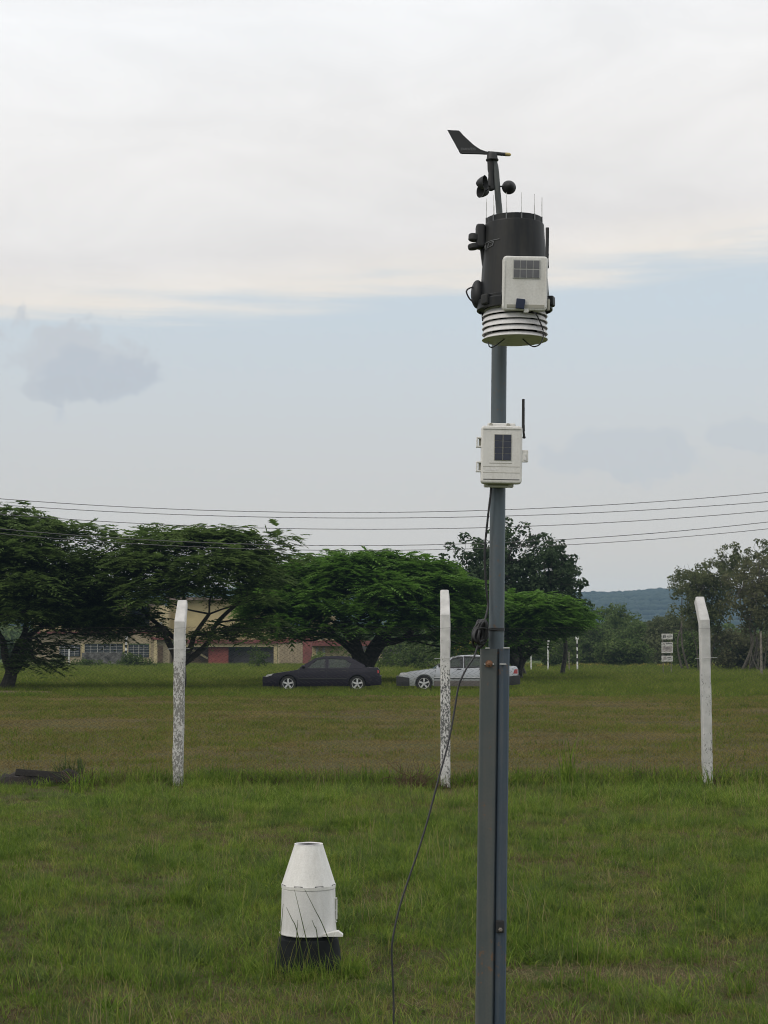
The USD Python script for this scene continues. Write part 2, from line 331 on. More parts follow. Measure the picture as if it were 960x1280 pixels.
leafmat('leaf_hedge', (.035, .060, .010), (.055, .085, .016), .6, .25, c3=(.09, .12, .03))
leafmat('leaf_dead', (.060, .036, .022), (.10, .066, .04), 4., .1, c3=(.11, .08, .06))
leafmat('blade_green', (0.0442, 0.0884, 0.0117), (0.091, 0.1508, 0.0182), 1.8, .35, c3=(0.2145, 0.2665, 0.0442))
leafmat('blade_bright', (0.114, 0.198, 0.0264), (0.174, 0.258, 0.042), 2.2, .4, c3=(0.264, 0.324, 0.072))
leafmat('blade_yellow', (0.115, 0.1323, 0.0299), (0.184, 0.1898, 0.046), 1.3, .35, c3=(0.276, 0.2875, 0.0805))
leafmat('blade_straw', (0.176, 0.132, 0.0715), (0.242, 0.187, 0.099), 2., .25, c3=(0.33, 0.275, 0.165))
leafmat('blade_mown', (0.09676, 0.1062, 0.02124), (0.1475, 0.1322, 0.03776), .45, .3, c3=(0.2006, 0.1829, 0.05192))
leafmat('blade_mown_dry', (0.1207, 0.092, 0.0345), (0.1782, 0.1403, 0.0529), .45, .3, c3=(0.2185, 0.184, 0.069))
leafmat('blade_far', (0.0693, 0.1029, 0.0126), (0.0966, 0.1344, 0.0168), .16, .3, c3=(0.1418, 0.1575, 0.0315))

# ------------------------------------------------------------------ ground
FENCE_Y = 19.8
K = 2100 / 1300
def ground_z(x, y):
    p = np.stack([np.asarray(x, float), np.asarray(y, float), np.zeros(np.shape(x))], -1)
    r = np.hypot(p[..., 0], p[..., 1])
    z = (meshkit.fbm(p * .35, 3, 4) - .5) * .10 * np.exp(-r / 60)
    return z
rng = np.random.default_rng(7)
rad = np.concatenate([[0], np.geomspace(.8, 2600, 150)]); ang = np.linspace(0, 2 * math.pi, 181)[:-1]
R_, A_ = np.meshgrid(rad[1:], ang, indexing='ij'); X_, Y_ = R_ * np.sin(A_), R_ * np.cos(A_)
gv = np.vstack([[[0, 0, float(ground_z(0., 0.))]], np.stack([X_, Y_, ground_z(X_, Y_)], -1).reshape(-1, 3)])
na = len(ang); gi, gj = np.meshgrid(np.arange(len(rad) - 2), np.arange(na), indexing='ij'); gj2 = (gj + 1) % na
q = np.stack([1 + gi * na + gj, 1 + (gi + 1) * na + gj, 1 + (gi + 1) * na + gj2, 1 + gi * na + gj2], -1).reshape(-1, 4)
gf = np.vstack([q[:, [0, 2, 1]], q[:, [0, 3, 2]], np.stack([np.zeros(na, int), 1 + np.arange(na), 1 + (np.arange(na) + 1) % na], -1)[:, ::-1]])
usdkit.material(stage, L + 'ground_look', {
  'g': ('geometry', {}), 's': ('separate_xyz', {}),
  'n': ('noise_texture', {'scale': .55, 'detail': 6., 'roughness': .65}), 'n2': ('noise_texture', {'scale': 9., 'detail': 6., 'roughness': .7}), 'nm': ('mix_float', {'fac': .5}),
  'yw': ('math', {'math_type': 'multiply_add', 'value2': 3.0}),
  'near': ('rgb_ramp', {'ramp': [(.34, (.070, .044, .026)), (.44, (.060, .052, .022)), (.52, (.045, .062, .014)), (.7, (.055, .072, .016))]}),
  'mown': ('rgb_ramp', {'ramp': [(.35, (.086, .064, .030)), (.48, (.078, .066, .026)), (.56, (.062, .064, .018)), (.7, (.075, .080, .022))]}),
  'far': ('rgb_ramp', {'ramp': [(.35, (.050, .068, .016)), (.5, (.060, .085, .016)), (.7, (.080, .100, .022))]}),
  'm1': ('map_range', {'from_min': 20.3, 'from_max': 23., 'to_min': 0., 'to_max': 1., 'clamp': True}), 'm2': ('map_range', {'from_min': 58., 'from_max': 64., 'to_min': 0., 'to_max': 1., 'clamp': True}),
  'a': ('mix_color', {'blend_type': 'mix'}), 'b': ('mix_color', {'blend_type': 'mix'}),
  'bu': ('bump', {'strength': .8, 'distance': .03}), 'p': ('principled_bsdf', {'roughness': .95, 'specular_ior_level': .1})},
  [('g.position', 's.vector'), ('g.position', 'n.vector'), ('g.position', 'n2.vector'), ('n.fac', 'nm.a'), ('n2.fac', 'nm.b'), ('n.fac', 'yw.value1'), ('s.y', 'yw.value3'),
   ('nm.result', 'near.fac'), ('nm.result', 'mown.fac'), ('nm.result', 'far.fac'), ('yw.value', 'm1.value'), ('yw.value', 'm2.value'),
   ('near.color', 'a.a'), ('mown.color', 'a.b'), ('m1.result', 'a.fac'), ('a.result', 'b.a'), ('far.color', 'b.b'), ('m2.result', 'b.fac'), ('b.result', 'p.base_color'),
   ('n2.fac', 'bu.height'), ('bu.normal', 'p.normal')], surface='p.BSDF')
part('ground', (gv, gf), 'ground_look', smooth=True, kind='structure')

# ------------------------------------------------------------------ grass
def blades(n, radius, h0, h1, w, lean, rg, segs=3, tip=True, flat=0.):
    """n curved tapering blades in a tuft"""
    a = rg.uniform(0, 2 * math.pi, n); rr = radius * np.sqrt(rg.uniform(0, 1, n))
    base = np.stack([rr * np.cos(a), rr * np.sin(a), np.full(n, -.01)], -1)
    b = rg.uniform(0, 2 * math.pi, n); h = rg.uniform(h0, h1, n) ; ln = rg.uniform(.15, 1, n) * lean
    d = np.stack([np.cos(b), np.sin(b), np.zeros(n)], -1); side = np.stack([-np.sin(b), np.cos(b), np.zeros(n)], -1)
    tw = rg.uniform(-.8, .8, n); side = side * np.cos(tw)[:, None] + d * np.sin(tw)[:, None]
    ww = w * rg.uniform(.6, 1.3, n)
    V = []
    for k in range(segs + 1):
        t = k / segs
        c = base + d * (h * ln * t ** 1.8)[:, None] + np.array([0, 0, 1.]) * (h * t * (1 - .35 * ln * t))[:, None] * (1 - flat)
        wk = ww * (1 - t) ** .7 * .5
        if k < segs: V += [c - side * wk[:, None], c + side * wk[:, None]]
        else: V += [c]
    m = 2 * segs + 1
    v = np.stack(V, 1).reshape(-1, 3); o = np.arange(n)[:, None] * m
    f = []
    for k in range(segs - 1):
        f += [o + np.array([[2 * k, 2 * k + 1, 2 * k + 3]]), o + np.array([[2 * k, 2 * k + 3, 2 * k + 2]])]
    f += [o + np.array([[2 * segs - 2, 2 * segs - 1, 2 * segs]])]
    return trimesh.Trimesh(v, np.vstack(f), process=False)
def scatter(n, y0, y1, spread=.43, power=1.0, seed=1, extra=.8):
    rg = np.random.default_rng(seed)
    y = (y0 ** 2 + (y1 ** 2 - y0 ** 2) * rg.uniform(0, 1, n)) ** .5 if power == 1 else y0 * (y1 / y0) ** rg.uniform(0, 1, n)
    x = rg.uniform(-1, 1, n) * (spread * y + extra)
    return np.stack([x, y, ground_z(x, y)], -1), rg
GAUGE = G(386, 8.66)
def clear(p):
    d = np.hypot(p[:, 0] - GAUGE[0], p[:, 1] - GAUGE[1])
    return p[d > .172]
rg = np.random.default_rng(11)
tufts = [(blades(48, .13, .03, .11, .0042, 1.5, rg), 'blade_green'), (blades(38, .11, .04, .15, .0040, 1.2, rg), 'blade_green'), (blades(52, .15, .02, .08, .0044, 1.7, rg), 'blade_green'),
  (blades(18, .14, .03, .13, .0038, 1.4, rg), 'blade_yellow'), (blades(16, .15, .02, .09, .0034, 1.8, rg), 'blade_straw'), (blades(4, .12, .16, .32, .0032, .5, rg), 'blade_yellow'),
  (blades(10, .17, .08, .26, .0028, 1.8, rg, flat=.75), 'blade_straw'), (blades(30, .06, .10, .22, .0056, 1.3, rg), 'blade_green'), (blades(34, .15, .02, .07, .0042, 1.7, rg), 'leaf_dead'), (blades(4, .12, .16, .30, .0030, .6, rg), 'blade_straw'), (blades(10, .15, .04, .17, .0044, 1.3, rg), 'blade_bright'), (blades(14, .05, .05, .12, .014, 2.2, rg), 'blade_green'), (blades(40, .10, .06, .17, .0050, 1.3, rg), 'leaf_scrub')]
p, rg2 = scatter(52000, 6.2, 20.6, spread=.355, seed=21)
p = clear(p)
nz = meshkit.fbm(np.stack([p[:, 0] * 1.3, p[:, 1] * .9, p[:, 0] * 0], -1), 4, 9)
n2 = meshkit.fbm(np.stack([p[:, 0] * 4.5, p[:, 1] * 3., p[:, 0] * 0 + 5], -1), 3, 19)
bare = np.hypot((p[:, 0] - 1.05) / .75, (p[:, 1] - 8.55) / .26) < 1          # the worn strip on the right
bare |= np.hypot((p[:, 0] - 1.4) / .25, (p[:, 1] - 8.3) / .2) < 1
n = len(p); u1, u2 = rg2.uniform(0, 1, n), rg2.uniform(0, 1, n)
w = rg2.choice(13, n, p=[.16, .11, .155, .08, .05, .03, .05, .05, .08, .03, .10, .035, .07])
w = np.where((p[:, 1] > 16.8) & (u2_ := rg2.uniform(0, 1, n) < .30), 10, w)
dry = nz * .7 + n2 * .3 + (u1 - .5) * .08 < .485
w = np.where(dry & (u2 < .75), rg2.choice([2, 4, 6, 8, 8, 3], n), w)
keep = ~(bare & (u1 < .35)) & ~((p[:, 1] > 18.4) & (p[:, 0] > G(12, 19)[0]) & (p[:, 0] < G(110, 19)[0]) & (u1 < .75)); w = np.where(bare, rg2.choice([8, 4, 6, 4, 6], n), w)
keep &= ~np.any([np.hypot(p[:, 0] - G(x, FENCE_Y)[0], (p[:, 1] - FENCE_Y + .35) * .6) < .24 for x in (221.5, 557, 885)], 0)
p, w, nz, n2 = p[keep], w[keep], nz[keep], n2[keep]
aa = rg2.uniform(math.pi, 2 * math.pi, 46); ra = rg2.uniform(.18, .34, 46)                 # longer blades round the gauge's foot
pa = np.stack([GAUGE[0] + ra * np.cos(aa), GAUGE[1] + ra * np.sin(aa), 0 * aa], -1); pa[:, 2] = ground_z(pa[:, 0], pa[:, 1])
p = np.vstack([p, pa]); w = np.concatenate([w, rg2.choice([1, 5, 10, 7, 9], 46)]); nz = np.concatenate([nz, np.full(46, .6)]); n2 = np.concatenate([n2, np.full(46, .6)])
lush = np.where(p[:, 1] > 17.3, 1.2, .88); lush = np.where((p[:, 1] > 16.5) & (p[:, 0] < G(150, 19)[0]) & (p[:, 0] > G(-40, 19)[0]), .62, lush)
instancer('grass', tufts, p, rg2.uniform(0, 6.28, len(p)), rg2.uniform(.6, 1.35, len(p)) * lush * (.45 + .5 * nz + .6 * n2), w, 'lush green lawn grass growing on the near side of the fence', 'grass')
rg = np.random.default_rng(12)
mown = [(blades(40, .26, .02, .065, .011, 1.3, rg, 2), 'blade_mown'), (blades(40, .26, .02, .06, .011, 1.3, rg, 2), 'blade_mown_dry'), (blades(24, .22, .04, .10, .010, .8, rg, 2), 'blade_mown'), (blades(16, .2, .06, .15, .012, .8, rg, 2), 'blade_far')]
p, rg2 = scatter(36000, 20.2, 60.5, spread=.33, seed=22)
nz = meshkit.fbm(np.stack([p[:, 0] * .3, p[:, 1] * .35, p[:, 0] * 0], -1), 4, 5) + rg2.uniform(-.1, .1, len(p))
w = np.where(nz < .47, 1, rg2.choice([0, 0, 0, 2, 3], len(p)))
keep = rg2.uniform(0, 1, len(p)) < np.where(nz < .42, .45, .9)
p, w = p[keep], w[keep]
instancer('mown_grass', mown, p, rg2.uniform(0, 6.28, len(p)), rg2.uniform(.7, 1.3, len(p)), w, 'short brownish mown grass of the field beyond the fence', 'grass')
rg = np.random.default_rng(13)
tall = [(blades(46, .5, .10, .34, .020, .7, rg, 2), 'blade_far'), (blades(46, .5, .12, .40, .018, .7, rg, 2), 'blade_far'), (blades(26, .5, .12, .42, .018, .6, rg, 2), 'blade_yellow'), (blades(46, .5, .10, .30, .018, .7, rg, 2), 'blade_green')]
p, rg2 = scatter(19000, 57.5, 185, seed=23, power=0, extra=4, spread=.29)
strip = (p[:, 1] < 63.5)
red = np.hypot((p[:, 0] + 14.6) / 2.6, (p[:, 1] - 63.0) / 1.9) < 1
p = p[~red & ~(strip & (p[:, 1] < 60.) & (rg2.uniform(0, 1, len(p)) < .5))]
instancer('tall_grass', tall, p, rg2.uniform(0, 6.28, len(p)), rg2.uniform(.6, 1.2, len(p)) * np.where(p[:, 1] < 78, .75, 1.0), np.where((p[:, 1] < 59.8) & (rg2.uniform(0, 1, len(p)) < .6), 3, rg2.choice(3, len(p), p=[.45, .38, .17])), 'tall bright green grass around the parked cars and beyond', 'grass')
# bare red earth under the far left tree
a = np.linspace(0, 2 * math.pi, 40, endpoint=False); rr = 1 + .25 * meshkit.noise(np.stack([np.cos(a) * 2, np.sin(a) * 2, a * 0], -1), 3)
ring = np.stack([-14.6 + 2.5 * rr * np.cos(a), 63.0 + 1.8 * rr * np.sin(a)], -1)
ev = np.vstack([[[-14.6, 63.0, .05]], np.column_stack([ring, ground_z(ring[:, 0], ring[:, 1]) + .006]), np.column_stack([(ring - [-14.6, 63]) * .6 + [-14.6, 63], np.full(40, .045)])])
k = np.arange(40); k2 = (k + 1) % 40
part('bare_earth', (ev, np.vstack([np.stack([1 + k, 1 + k2, 41 + k2], -1), np.stack([1 + k, 41 + k2, 41 + k], -1), np.stack([np.zeros(40, int), 41 + k, 41 + k2], -1)])), 'soil_red', smooth=True, kind='structure')

# ------------------------------------------------------------------ hills far away
n = 260
hx = np.linspace(-2300, 2300, n)
rows = []
for t in np.linspace(0, 1, 22):
    y = 1350 + 700 * t
    top = 63 + 9 * (meshkit.fbm(np.stack([hx * .0022, hx * 0, hx * 0], -1), 3, 2) - .5) * 2
    z = top * np.sin(min(t * 1.35, 1) * math.pi / 2) ** 1.0 + (meshkit.fbm(np.stack([hx * .02, hx * 0 + y * .02, hx * 0], -1), 3, 6) - .5) * 9 * t - 1
    rows.append(np.stack([hx, np.full(n, y), z], -1))
hv = np.vstack(rows); i, j = np.meshgrid(np.arange(21), np.arange(n - 1), indexing='ij')
q = np.stack([i * n + j, i * n + j + 1, (i + 1) * n + j + 1, (i + 1) * n + j], -1).reshape(-1, 4)
part('hills', (hv, np.vstack([q[:, [0, 1, 2]], q[:, [0, 2, 3]]])), 'leaf_hill', smooth=True, kind='structure')
# the forest on the hills: tree crowns large enough to roughen the ridge
rgh = np.random.default_rng(31)
cr = []
for k in range(4):
    s = trimesh.creation.icosphere(subdivisions=2); v = np.array(s.vertices)
    v *= (1 + .45 * (meshkit.fbm(v * 1.7 + 10 * k, 3, k) - .5))[:, None]; cr.append((trimesh.Trimesh(v * [1, 1, .8], s.faces, process=False), 'leaf_hill'))
nt = 16000
ti = rgh.integers(3, 17, nt); tj = rgh.uniform(0, n - 1.01, nt); tj = np.where(rgh.uniform(0, 1, nt) < .75, n / 2 + (tj - n / 2) * .35, tj)
grid = np.array(rows); j0 = tj.astype(int); fr = (tj - j0)[:, None]
pos = grid[ti, j0] * (1 - fr) + grid[ti, j0 + 1] * fr; pos[:, 1] += rgh.uniform(-16, 16, nt)
instancer('hill_forest', cr, pos, rgh.uniform(0, 6.28, nt), rgh.uniform(2.6, 5.2, nt), rgh.integers(0, 4, nt), 'hazy blue green forest covering the distant hills', 'forest')

# ------------------------------------------------------------------ trees
def fronds(pos, outd, length, width, rg, pairs=6, droop=.5):
    """feathery compound leaves: pairs of narrow leaflets along a drooping midrib"""
    n = len(pos)
    outd = outd / np.maximum(np.linalg.norm(outd, axis=1, keepdims=True), 1e-6)
    Ln = length * rg.uniform(.6, 1.25, n)
    side = np.cross(outd, [0, 0, 1.]); side /= np.maximum(np.linalg.norm(side, axis=1, keepdims=True), 1e-6)
    dr = droop * rg.uniform(.3, 1.3, n)
    V = []
    for k in range(pairs):
        t = (k + .6) / pairs
        c = pos + outd * (Ln * t)[:, None] - np.array([0, 0, 1.]) * (Ln * dr * t * t)[:, None]
        wl = (width * Ln / length) * math.sin(math.pi * (.18 + .75 * t))
        fwd = outd * (Ln * .20)[:, None]; th = (Ln * .10)[:, None]
        for s in (-1, 1):
            tipp = c + side * (s * wl)[:, None] + fwd - np.array([0, 0, 1.]) * (wl * rg.uniform(.1, .5, n))[:, None]
            V += [c - outd * th, c + outd * th, tipp]
    m = len(V)
    v = np.stack(V, 1).reshape(-1, 3)
    return v, np.arange(len(v)).reshape(-1, 3)
def leaves(pos, nrm, size, rg):
    """broad leaves: rhombs about a random direction"""
    n = len(pos); a = rg.normal(size=(n, 3)); a -= nrm * (a * nrm).sum(1, keepdims=True); a /= np.linalg.norm(a, axis=1, keepdims=True); b = np.cross(nrm, a)
    s = (size * rg.uniform(.6, 1.3, n))[:, None]
    v = np.stack([pos - a * s * .5, pos + b * s * .28 + nrm * s * .06, pos + a * s * .5, pos - b * s * .28 + nrm * s * .06], 1).reshape(-1, 3)
    o = np.arange(n)[:, None] * 4
    return v, np.vstack([o + [[0, 1, 2]], o + [[0, 2, 3]]])
def limb(p0, p1, r0, r1, rg, bend=.12, n=7, sides=7):
    p0, p1 = np.array(p0, float), np.array(p1, float); Ln = np.linalg.norm(p1 - p0)
    mid = [(p0 * (1 - t) + p1 * t + rg.normal(size=3) * Ln * bend * [1, 1, .5]) for t in (.33, .66)]
    pts = spline([p0, *mid, p1], n)
    return tube(pts, np.linspace(r0, r1, len(pts)), sides), pts
def umbrella_tree(name, label, base, forks, centre, rx_, ry_, ztop, zrim, npads, nfr, leaf, bark, seed, r0=.28, flen=.55, fwid=.17, layers=.5, skirt=0., group=None, extra=(), pairs=6, trunk_top=None, thick=.35, twigs=True):
    """flat-crowned tree: forking trunk, branches to flat pads of feathery leaves"""
    rg = np.random.default_rng(seed)
    base = np.array(base, float); base[2] = float(ground_z(base[0], base[1]))
    t = thing(name, label, 'tree', base, group)
    wood, tips = [], []
    if trunk_top is None: trunk_top = base + [0, 0, .25]
    stem, spts = limb(base - [0, 0, .3], trunk_top, r0 * 1.25, r0, rg, .03); wood.append(stem)
    for (fx, fy, fz, fr) in forks:
        m, pts = limb(spts[-1] - [0, 0, .1], (fx, fy, fz), r0 * fr, r0 * fr * .5, rg, .07, sides=8); wood.append(m); tips.append((pts[-1], r0 * fr * .5)); tips.append((pts[len(pts) * 2 // 3], r0 * fr * .55))
    pads = []
    k = 0
    while len(pads) < npads and k < npads * 30:
        k += 1
        u, a = math.sqrt(rg.uniform(0, 1)), rg.uniform(0, 2 * math.pi)
        lump = .80 + .35 * meshkit.noise(np.array([math.cos(a) * 1.6 + seed, math.sin(a) * 1.6, .5]), seed)
        x, y = centre[0] + rx_ * u * lump * math.cos(a), centre[1] + ry_ * u * lump * math.sin(a)
        zt = zrim + (ztop - zrim) * math.sqrt(max(0, 1 - u * u * .96)) * (.86 + .22 * meshkit.noise(np.array([x * .55, y * .55, seed]), 3))
        low = zrim - skirt * u
        z = zt - (zt - low) * (rg.uniform(0, 1) ** (1 / max(layers, .05))) if rg.uniform() < layers else zt - rg.uniform(0, .5)
        pads.append(np.array([x, y, z]))
    pads += [np.array(e, float) for e in extra]
    FV, FF, o = [], [], 0
    for q_ in pads:
        d = [np.linalg.norm((q_ - tp) * [1, 1, 1.3]) + (3 if tp[2] > q_[2] + .3 else 0) for tp, _ in tips]
        tp, tr = tips[int(np.argmin(d))]
        end = q_ - [0, 0, .15]
        m, pts = limb(tp, end, min(tr * .6, .07), .012, rg, .10, 4, 5); wood.append(m)
        if len(tips) < 70: tips.append((pts[len(pts) // 2], tr * .6))
        nn = int(nfr * rg.uniform(.6, 1.35)); pr = rg.uniform(.55, 1.05)
        a = rg.uniform(0, 2 * math.pi, nn); ru = np.sqrt(rg.uniform(0, 1, nn))
        pp = q_ + np.stack([pr * ru * np.cos(a), pr * ru * np.sin(a), thick * (rg.uniform(-1, .6, nn)) * (1 - .4 * ru) - .22 * ru ** 2], -1)
        od = np.stack([np.cos(a + rg.normal(0, .6, nn)), np.sin(a + rg.normal(0, .6, nn)), rg.uniform(-.25, .45, nn)], -1)
        v, f = fronds(pp, od, flen, fwid, rg, pairs); FV.append(v); FF.append(f + o); o += len(v)
    part('trunk', cat(*wood), bark, t, 50)
    part('crown', (np.vstack(FV), np.vstack(FF)), leaf, t, False)
    return t
def clump_tree(name, label, base, centre, radii, nclumps, nleaf, lsize, leaf, bark, seed, cr=(.5, .95), catg='tree', hollow=.35, stems=1, r0=.2, group=None, gaps=.0, part2='trunk', shape=1.0, wisps=0):
    """broad-leaved tree or shrub: limbs carrying many leafy clumps"""
    rg = np.random.default_rng(seed)
    base = np.array(base, float); base[2] = float(ground_z(base[0], base[1]))
    t = thing(name, label, catg, base, group)
    centre, radii = np.array(centre, float), np.array(radii, float)
    wood, tips = [], []
    for s in range(stems):
        b = base + np.array([rg.normal(0, .35), rg.normal(0, .35), 0]) * (stems > 1)
        top = centre + np.array([rg.uniform(-.3, .3), rg.uniform(-.3, .3), rg.uniform(-.1, .35)]) * radii
        m, pts = limb(b - [0, 0, .2], top, r0 / math.sqrt(stems), r0 * .3 / math.sqrt(stems), rg, .06); wood.append(m)
        tips += [(pts[i], r0 * .4) for i in range(len(pts) // 3, len(pts), 2)]
    FV, FF, o = [], [], 0
    for k in range(nclumps):
        d = rg.normal(size=3); d /= np.linalg.norm(d)
        u = (hollow + (1 - hollow) * rg.uniform(0, 1)) ** .6
        lump = .72 + .55 * meshkit.noise(d * 1.7 + seed * 3.1, seed)
        c = centre + d * radii * u * lump
        if c[2] < base[2] + .1: c[2] = base[2] + rg.uniform(.1, .6)
        r = rg.uniform(*cr) * (1.15 - .4 * u)
        tp, tr = min(tips, key=lambda x: np.linalg.norm(x[0] - c))
        m, pts = limb(tp, c, min(tr * .5, .07), .012, rg, .09, 4, 5); wood.append(m)
        if len(tips) < 60: tips.append((pts[len(pts) // 2], tr * .6))
        nn = int(nleaf * rg.uniform(.6, 1.3) * (r / cr[1]) ** 2)
        e = rg.normal(size=(nn, 3)); e /= np.linalg.norm(e, axis=1, keepdims=True)
        pp = c + e * r * (rg.uniform(.25, 1, nn) ** .5)[:, None] * [1, 1, .8 * shape]
        nr = e * .8 + rg.normal(size=(nn, 3)) * .55 + [0, 0, .5]; nr /= np.linalg.norm(nr, axis=1, keepdims=True)
        v, f = leaves(pp, nr, lsize, rg); FV.append(v); FF.append(f + o); o += len(v)
    for k in range(wisps):                                                  # bare twigs standing out of the crown
        d = rg.normal(size=3); d[2] = abs(d[2]) * .8; d /= np.linalg.norm(d)
        m, _ = limb(centre + d * radii * .6, centre + d * radii * rg.uniform(.95, 1.2), .02, .006, rg, .1, 4, 4); wood.append(m)
    part(part2, cat(*wood), bark, t, 50)
    part('crown' if catg == 'tree' else 'foliage', (np.vstack(FV), np.vstack(FF)), leaf, t, False)
    return t


def PT(x, y, Y): return P(x, y, Y * K)
def GT(x, Y): return G(x, Y * K)
def P3(x, y, Y): return tuple(PT(x, y, Y))
# far left tree, its crown reaching out of the picture
b = GT(6, 42.5); c = P(5, 720, 42.5 * K)
umbrella_tree('shade_tree', 'dark leafy tree at the left edge with a leaning trunk above bare red earth', b, [(b[0] + 1.4, 42.8 * K, 2.6, .8), (b[0] - .8, 42. * K, 2.9, .7), (b[0] + .5, 43.4 * K, 3.2, .7)], (c[0] - .3, 42.8 * K), 4.4, 4.0, P(0, 618, 42.5 * K)[2] - .35, P(0, 752, 42.5 * K)[2], 240, 44, 'leaf_left', 'bark_dark', 41, r0=.26, flen=.70, fwid=.24, layers=.85, skirt=.9,
   extra=[P(44, 826, 42.0 * K), P(38, 815, 42.2 * K), P(48, 818, 42.1 * K), P(30, 800, 42.3 * K), P(120, 790, 42 * K), P(60, 800, 42 * K), *[PT(x, y, 42.3 + .1 * (x % 7)) for x, y in ((60, 770), (75, 758), (92, 780), (108, 764), (122, 776), (138, 782), (152, 770), (165, 780), (178, 764), (84, 742), (112, 748), (140, 752), (168, 748), (186, 776))], *[PT(x, y, 42 + d) for x, y, d in ((62, 652, 0), (78, 655, .8), (96, 653, 0), (112, 660, .6), (132, 670, 0), (150, 672, .5), (100, 690, 0), (125, 700, .6), (140, 730, 0), (115, 740, .5), (90, 720, -.5), (60, 690, -.6), (130, 760, 0), (100, 775, .4))], P(15, 636, 42.5 * K), P(5, 630, 42.5 * K)], trunk_top=b + np.array([.25, 0, .7]), pairs=5)
b = GT(224, 42.0); c = P(232, 720, 42.0 * K)
umbrella_tree('shade_tree', 'dark umbrella shaped tree whose forked trunk stands right behind the left fence post', b, [(P(203, 782, 42 * K)[0], 42.2 * K, P(203, 782, 42 * K)[2], .7), (P(262, 768, 41.5 * K)[0], 41.4 * K, P(262, 768, 42 * K)[2], .6), (P(300, 748, 42 * K)[0], 42.6 * K, P(300, 748, 42 * K)[2], .55), (P(228, 740, 43 * K)[0], 43.2 * K, P(228, 740, 43 * K)[2], .5), (P(170, 740, 43 * K)[0], 43 * K, P(170, 740, 43 * K)[2], .5)],
   (c[0], 42.2 * K), 3.95, 3.6, P(0, 655, 42 * K)[2], P(0, 730, 42 * K)[2], 130, 40, 'leaf_left', 'bark_dark', 42, r0=.24, flen=.66, fwid=.22, layers=.72, skirt=.75,
   extra=[PT(x, y, Y) for x, y, Y in ((300, 784, 41.4), (318, 778, 41.6), (275, 790, 41.2), (330, 770, 42), (150, 770, 42), (130, 785, 42.2), (115, 760, 42), (170, 785, 42.5), (345, 664, 42), (336, 672, 42), (322, 666, 42), (355, 690, 42), (345, 710, 42), (262, 662, 42), (205, 658, 42), (285, 778, 41.3), (262, 786, 41.5)  )], trunk_top=b + np.array([0, 0, 1.0]), pairs=5)
b = GT(457, 50.0); c = P(452, 760, 50 * K)

umbrella_tree('flame_tree', 'broad bright green feathery tree with a V shaped trunk behind the dark car', b, [(*P3(428, 785, 49.5), .95), (*P3(492, 782, 50.5), .95), (*P3(398, 772, 50), .5), (*P3(530, 768, 50), .55), (*P3(460, 760, 52), .6)],
   (c[0] + .1, 50 * K), 6.0, 4.8, P(0, 690, 50 * K)[2], P(0, 758, 50 * K)[2], 270, 50, 'leaf_flame', 'bark_dark', 43, r0=.42, flen=.70, fwid=.22, layers=.70, skirt=1.1,
   extra=[PT(x, y, Y) for x, y, Y in ((330, 788, 49), (350, 790, 48.6), (312, 784, 49), (375, 788, 48.4), (395, 786, 48.2), (318, 776, 49.5), (360, 770, 47.5), (400, 694, 50), (405, 690, 50), (560, 790, 48.6), (590, 780, 49), (540, 795, 48.5), (600, 800, 49), (575, 805, 48.8), (325, 760, 49), (350, 700, 50), (340, 720, 49.5), (330, 740, 49), (430, 788, 48.2), (480, 784, 47.8))], trunk_top=b + np.array([0, 0, .9]))
b = GT(648, 54.0); c = P(655, 780, 54 * K)
umbrella_tree('flame_tree', 'low bright green feathery tree spreading behind the steel mast', b, [(*P3(625, 800, 54), .8), (*P3(680, 795, 54), .8), (*P3(655, 790, 53), .6)],
   (c[0], 54 * K), 3.1, 2.8, P(0, 738, 54 * K)[2], P(0, 778, 54 * K)[2], 140, 52, 'leaf_flame', 'bark_dark', 44, r0=.2, flen=.68, fwid=.22, layers=.6, skirt=.5, extra=[PT(x, y, Y) for x, y, Y in ((645, 796, 53), (662, 798, 52.6), (676, 788, 53), (690, 784, 53), (702, 780, 53.5), (655, 808, 54), (638, 806, 54), (708, 772, 54))], trunk_top=b + np.array([0, 0, .5]))
# tall dark tree with rounded clumps
b = GT(655, 63); c = P(636, 738, 63 * K)
clump_tree('mango_tree', 'tall dark tree with rounded leaf clumps rising above the flame trees', b, c, (4.3, 3.4, 3.9), 330, 165, .27, 'leaf_broad', 'bark_dark', 51, cr=(.40, .78), r0=.3, hollow=.15)
b = GT(702, 64); c = P(699, 720, 64 * K)
clump_tree('mango_tree', 'narrow dark tree of loose round clumps edging the open hill view', b, c, (1.5, 1.3, 2.7), 70, 110, .25, 'leaf_broad', 'bark_dark', 52, cr=(.26, .5), r0=.16, hollow=.1)
# dark growth under and behind the flame trees
for k, (x, Y, h, w_, lab) in enumerate([(505, 92, 2.6, 3.0, 'dark bush behind the gap between the two parked cars'), (560, 96, 3.6, 3.4, 'dark tree filling the space left of the mast behind the silver car'), (620, 90, 3.6, 3.4, 'dark tree in the shade behind the silver car roof'), (690, 96, 3.0, 2.6, 'dark bush behind the shorter white lamp post')]):
    b = GT(x, Y)
    clump_tree('background_tree', lab, b, b + np.array([0, 0, h * .55]), (w_, 2.5, h * .5), 70, 110, .3, 'leaf_scrub', 'bark_dark', 60 + k, cr=(.5, .9), r0=.12, stems=3, group='trees behind the parked cars')
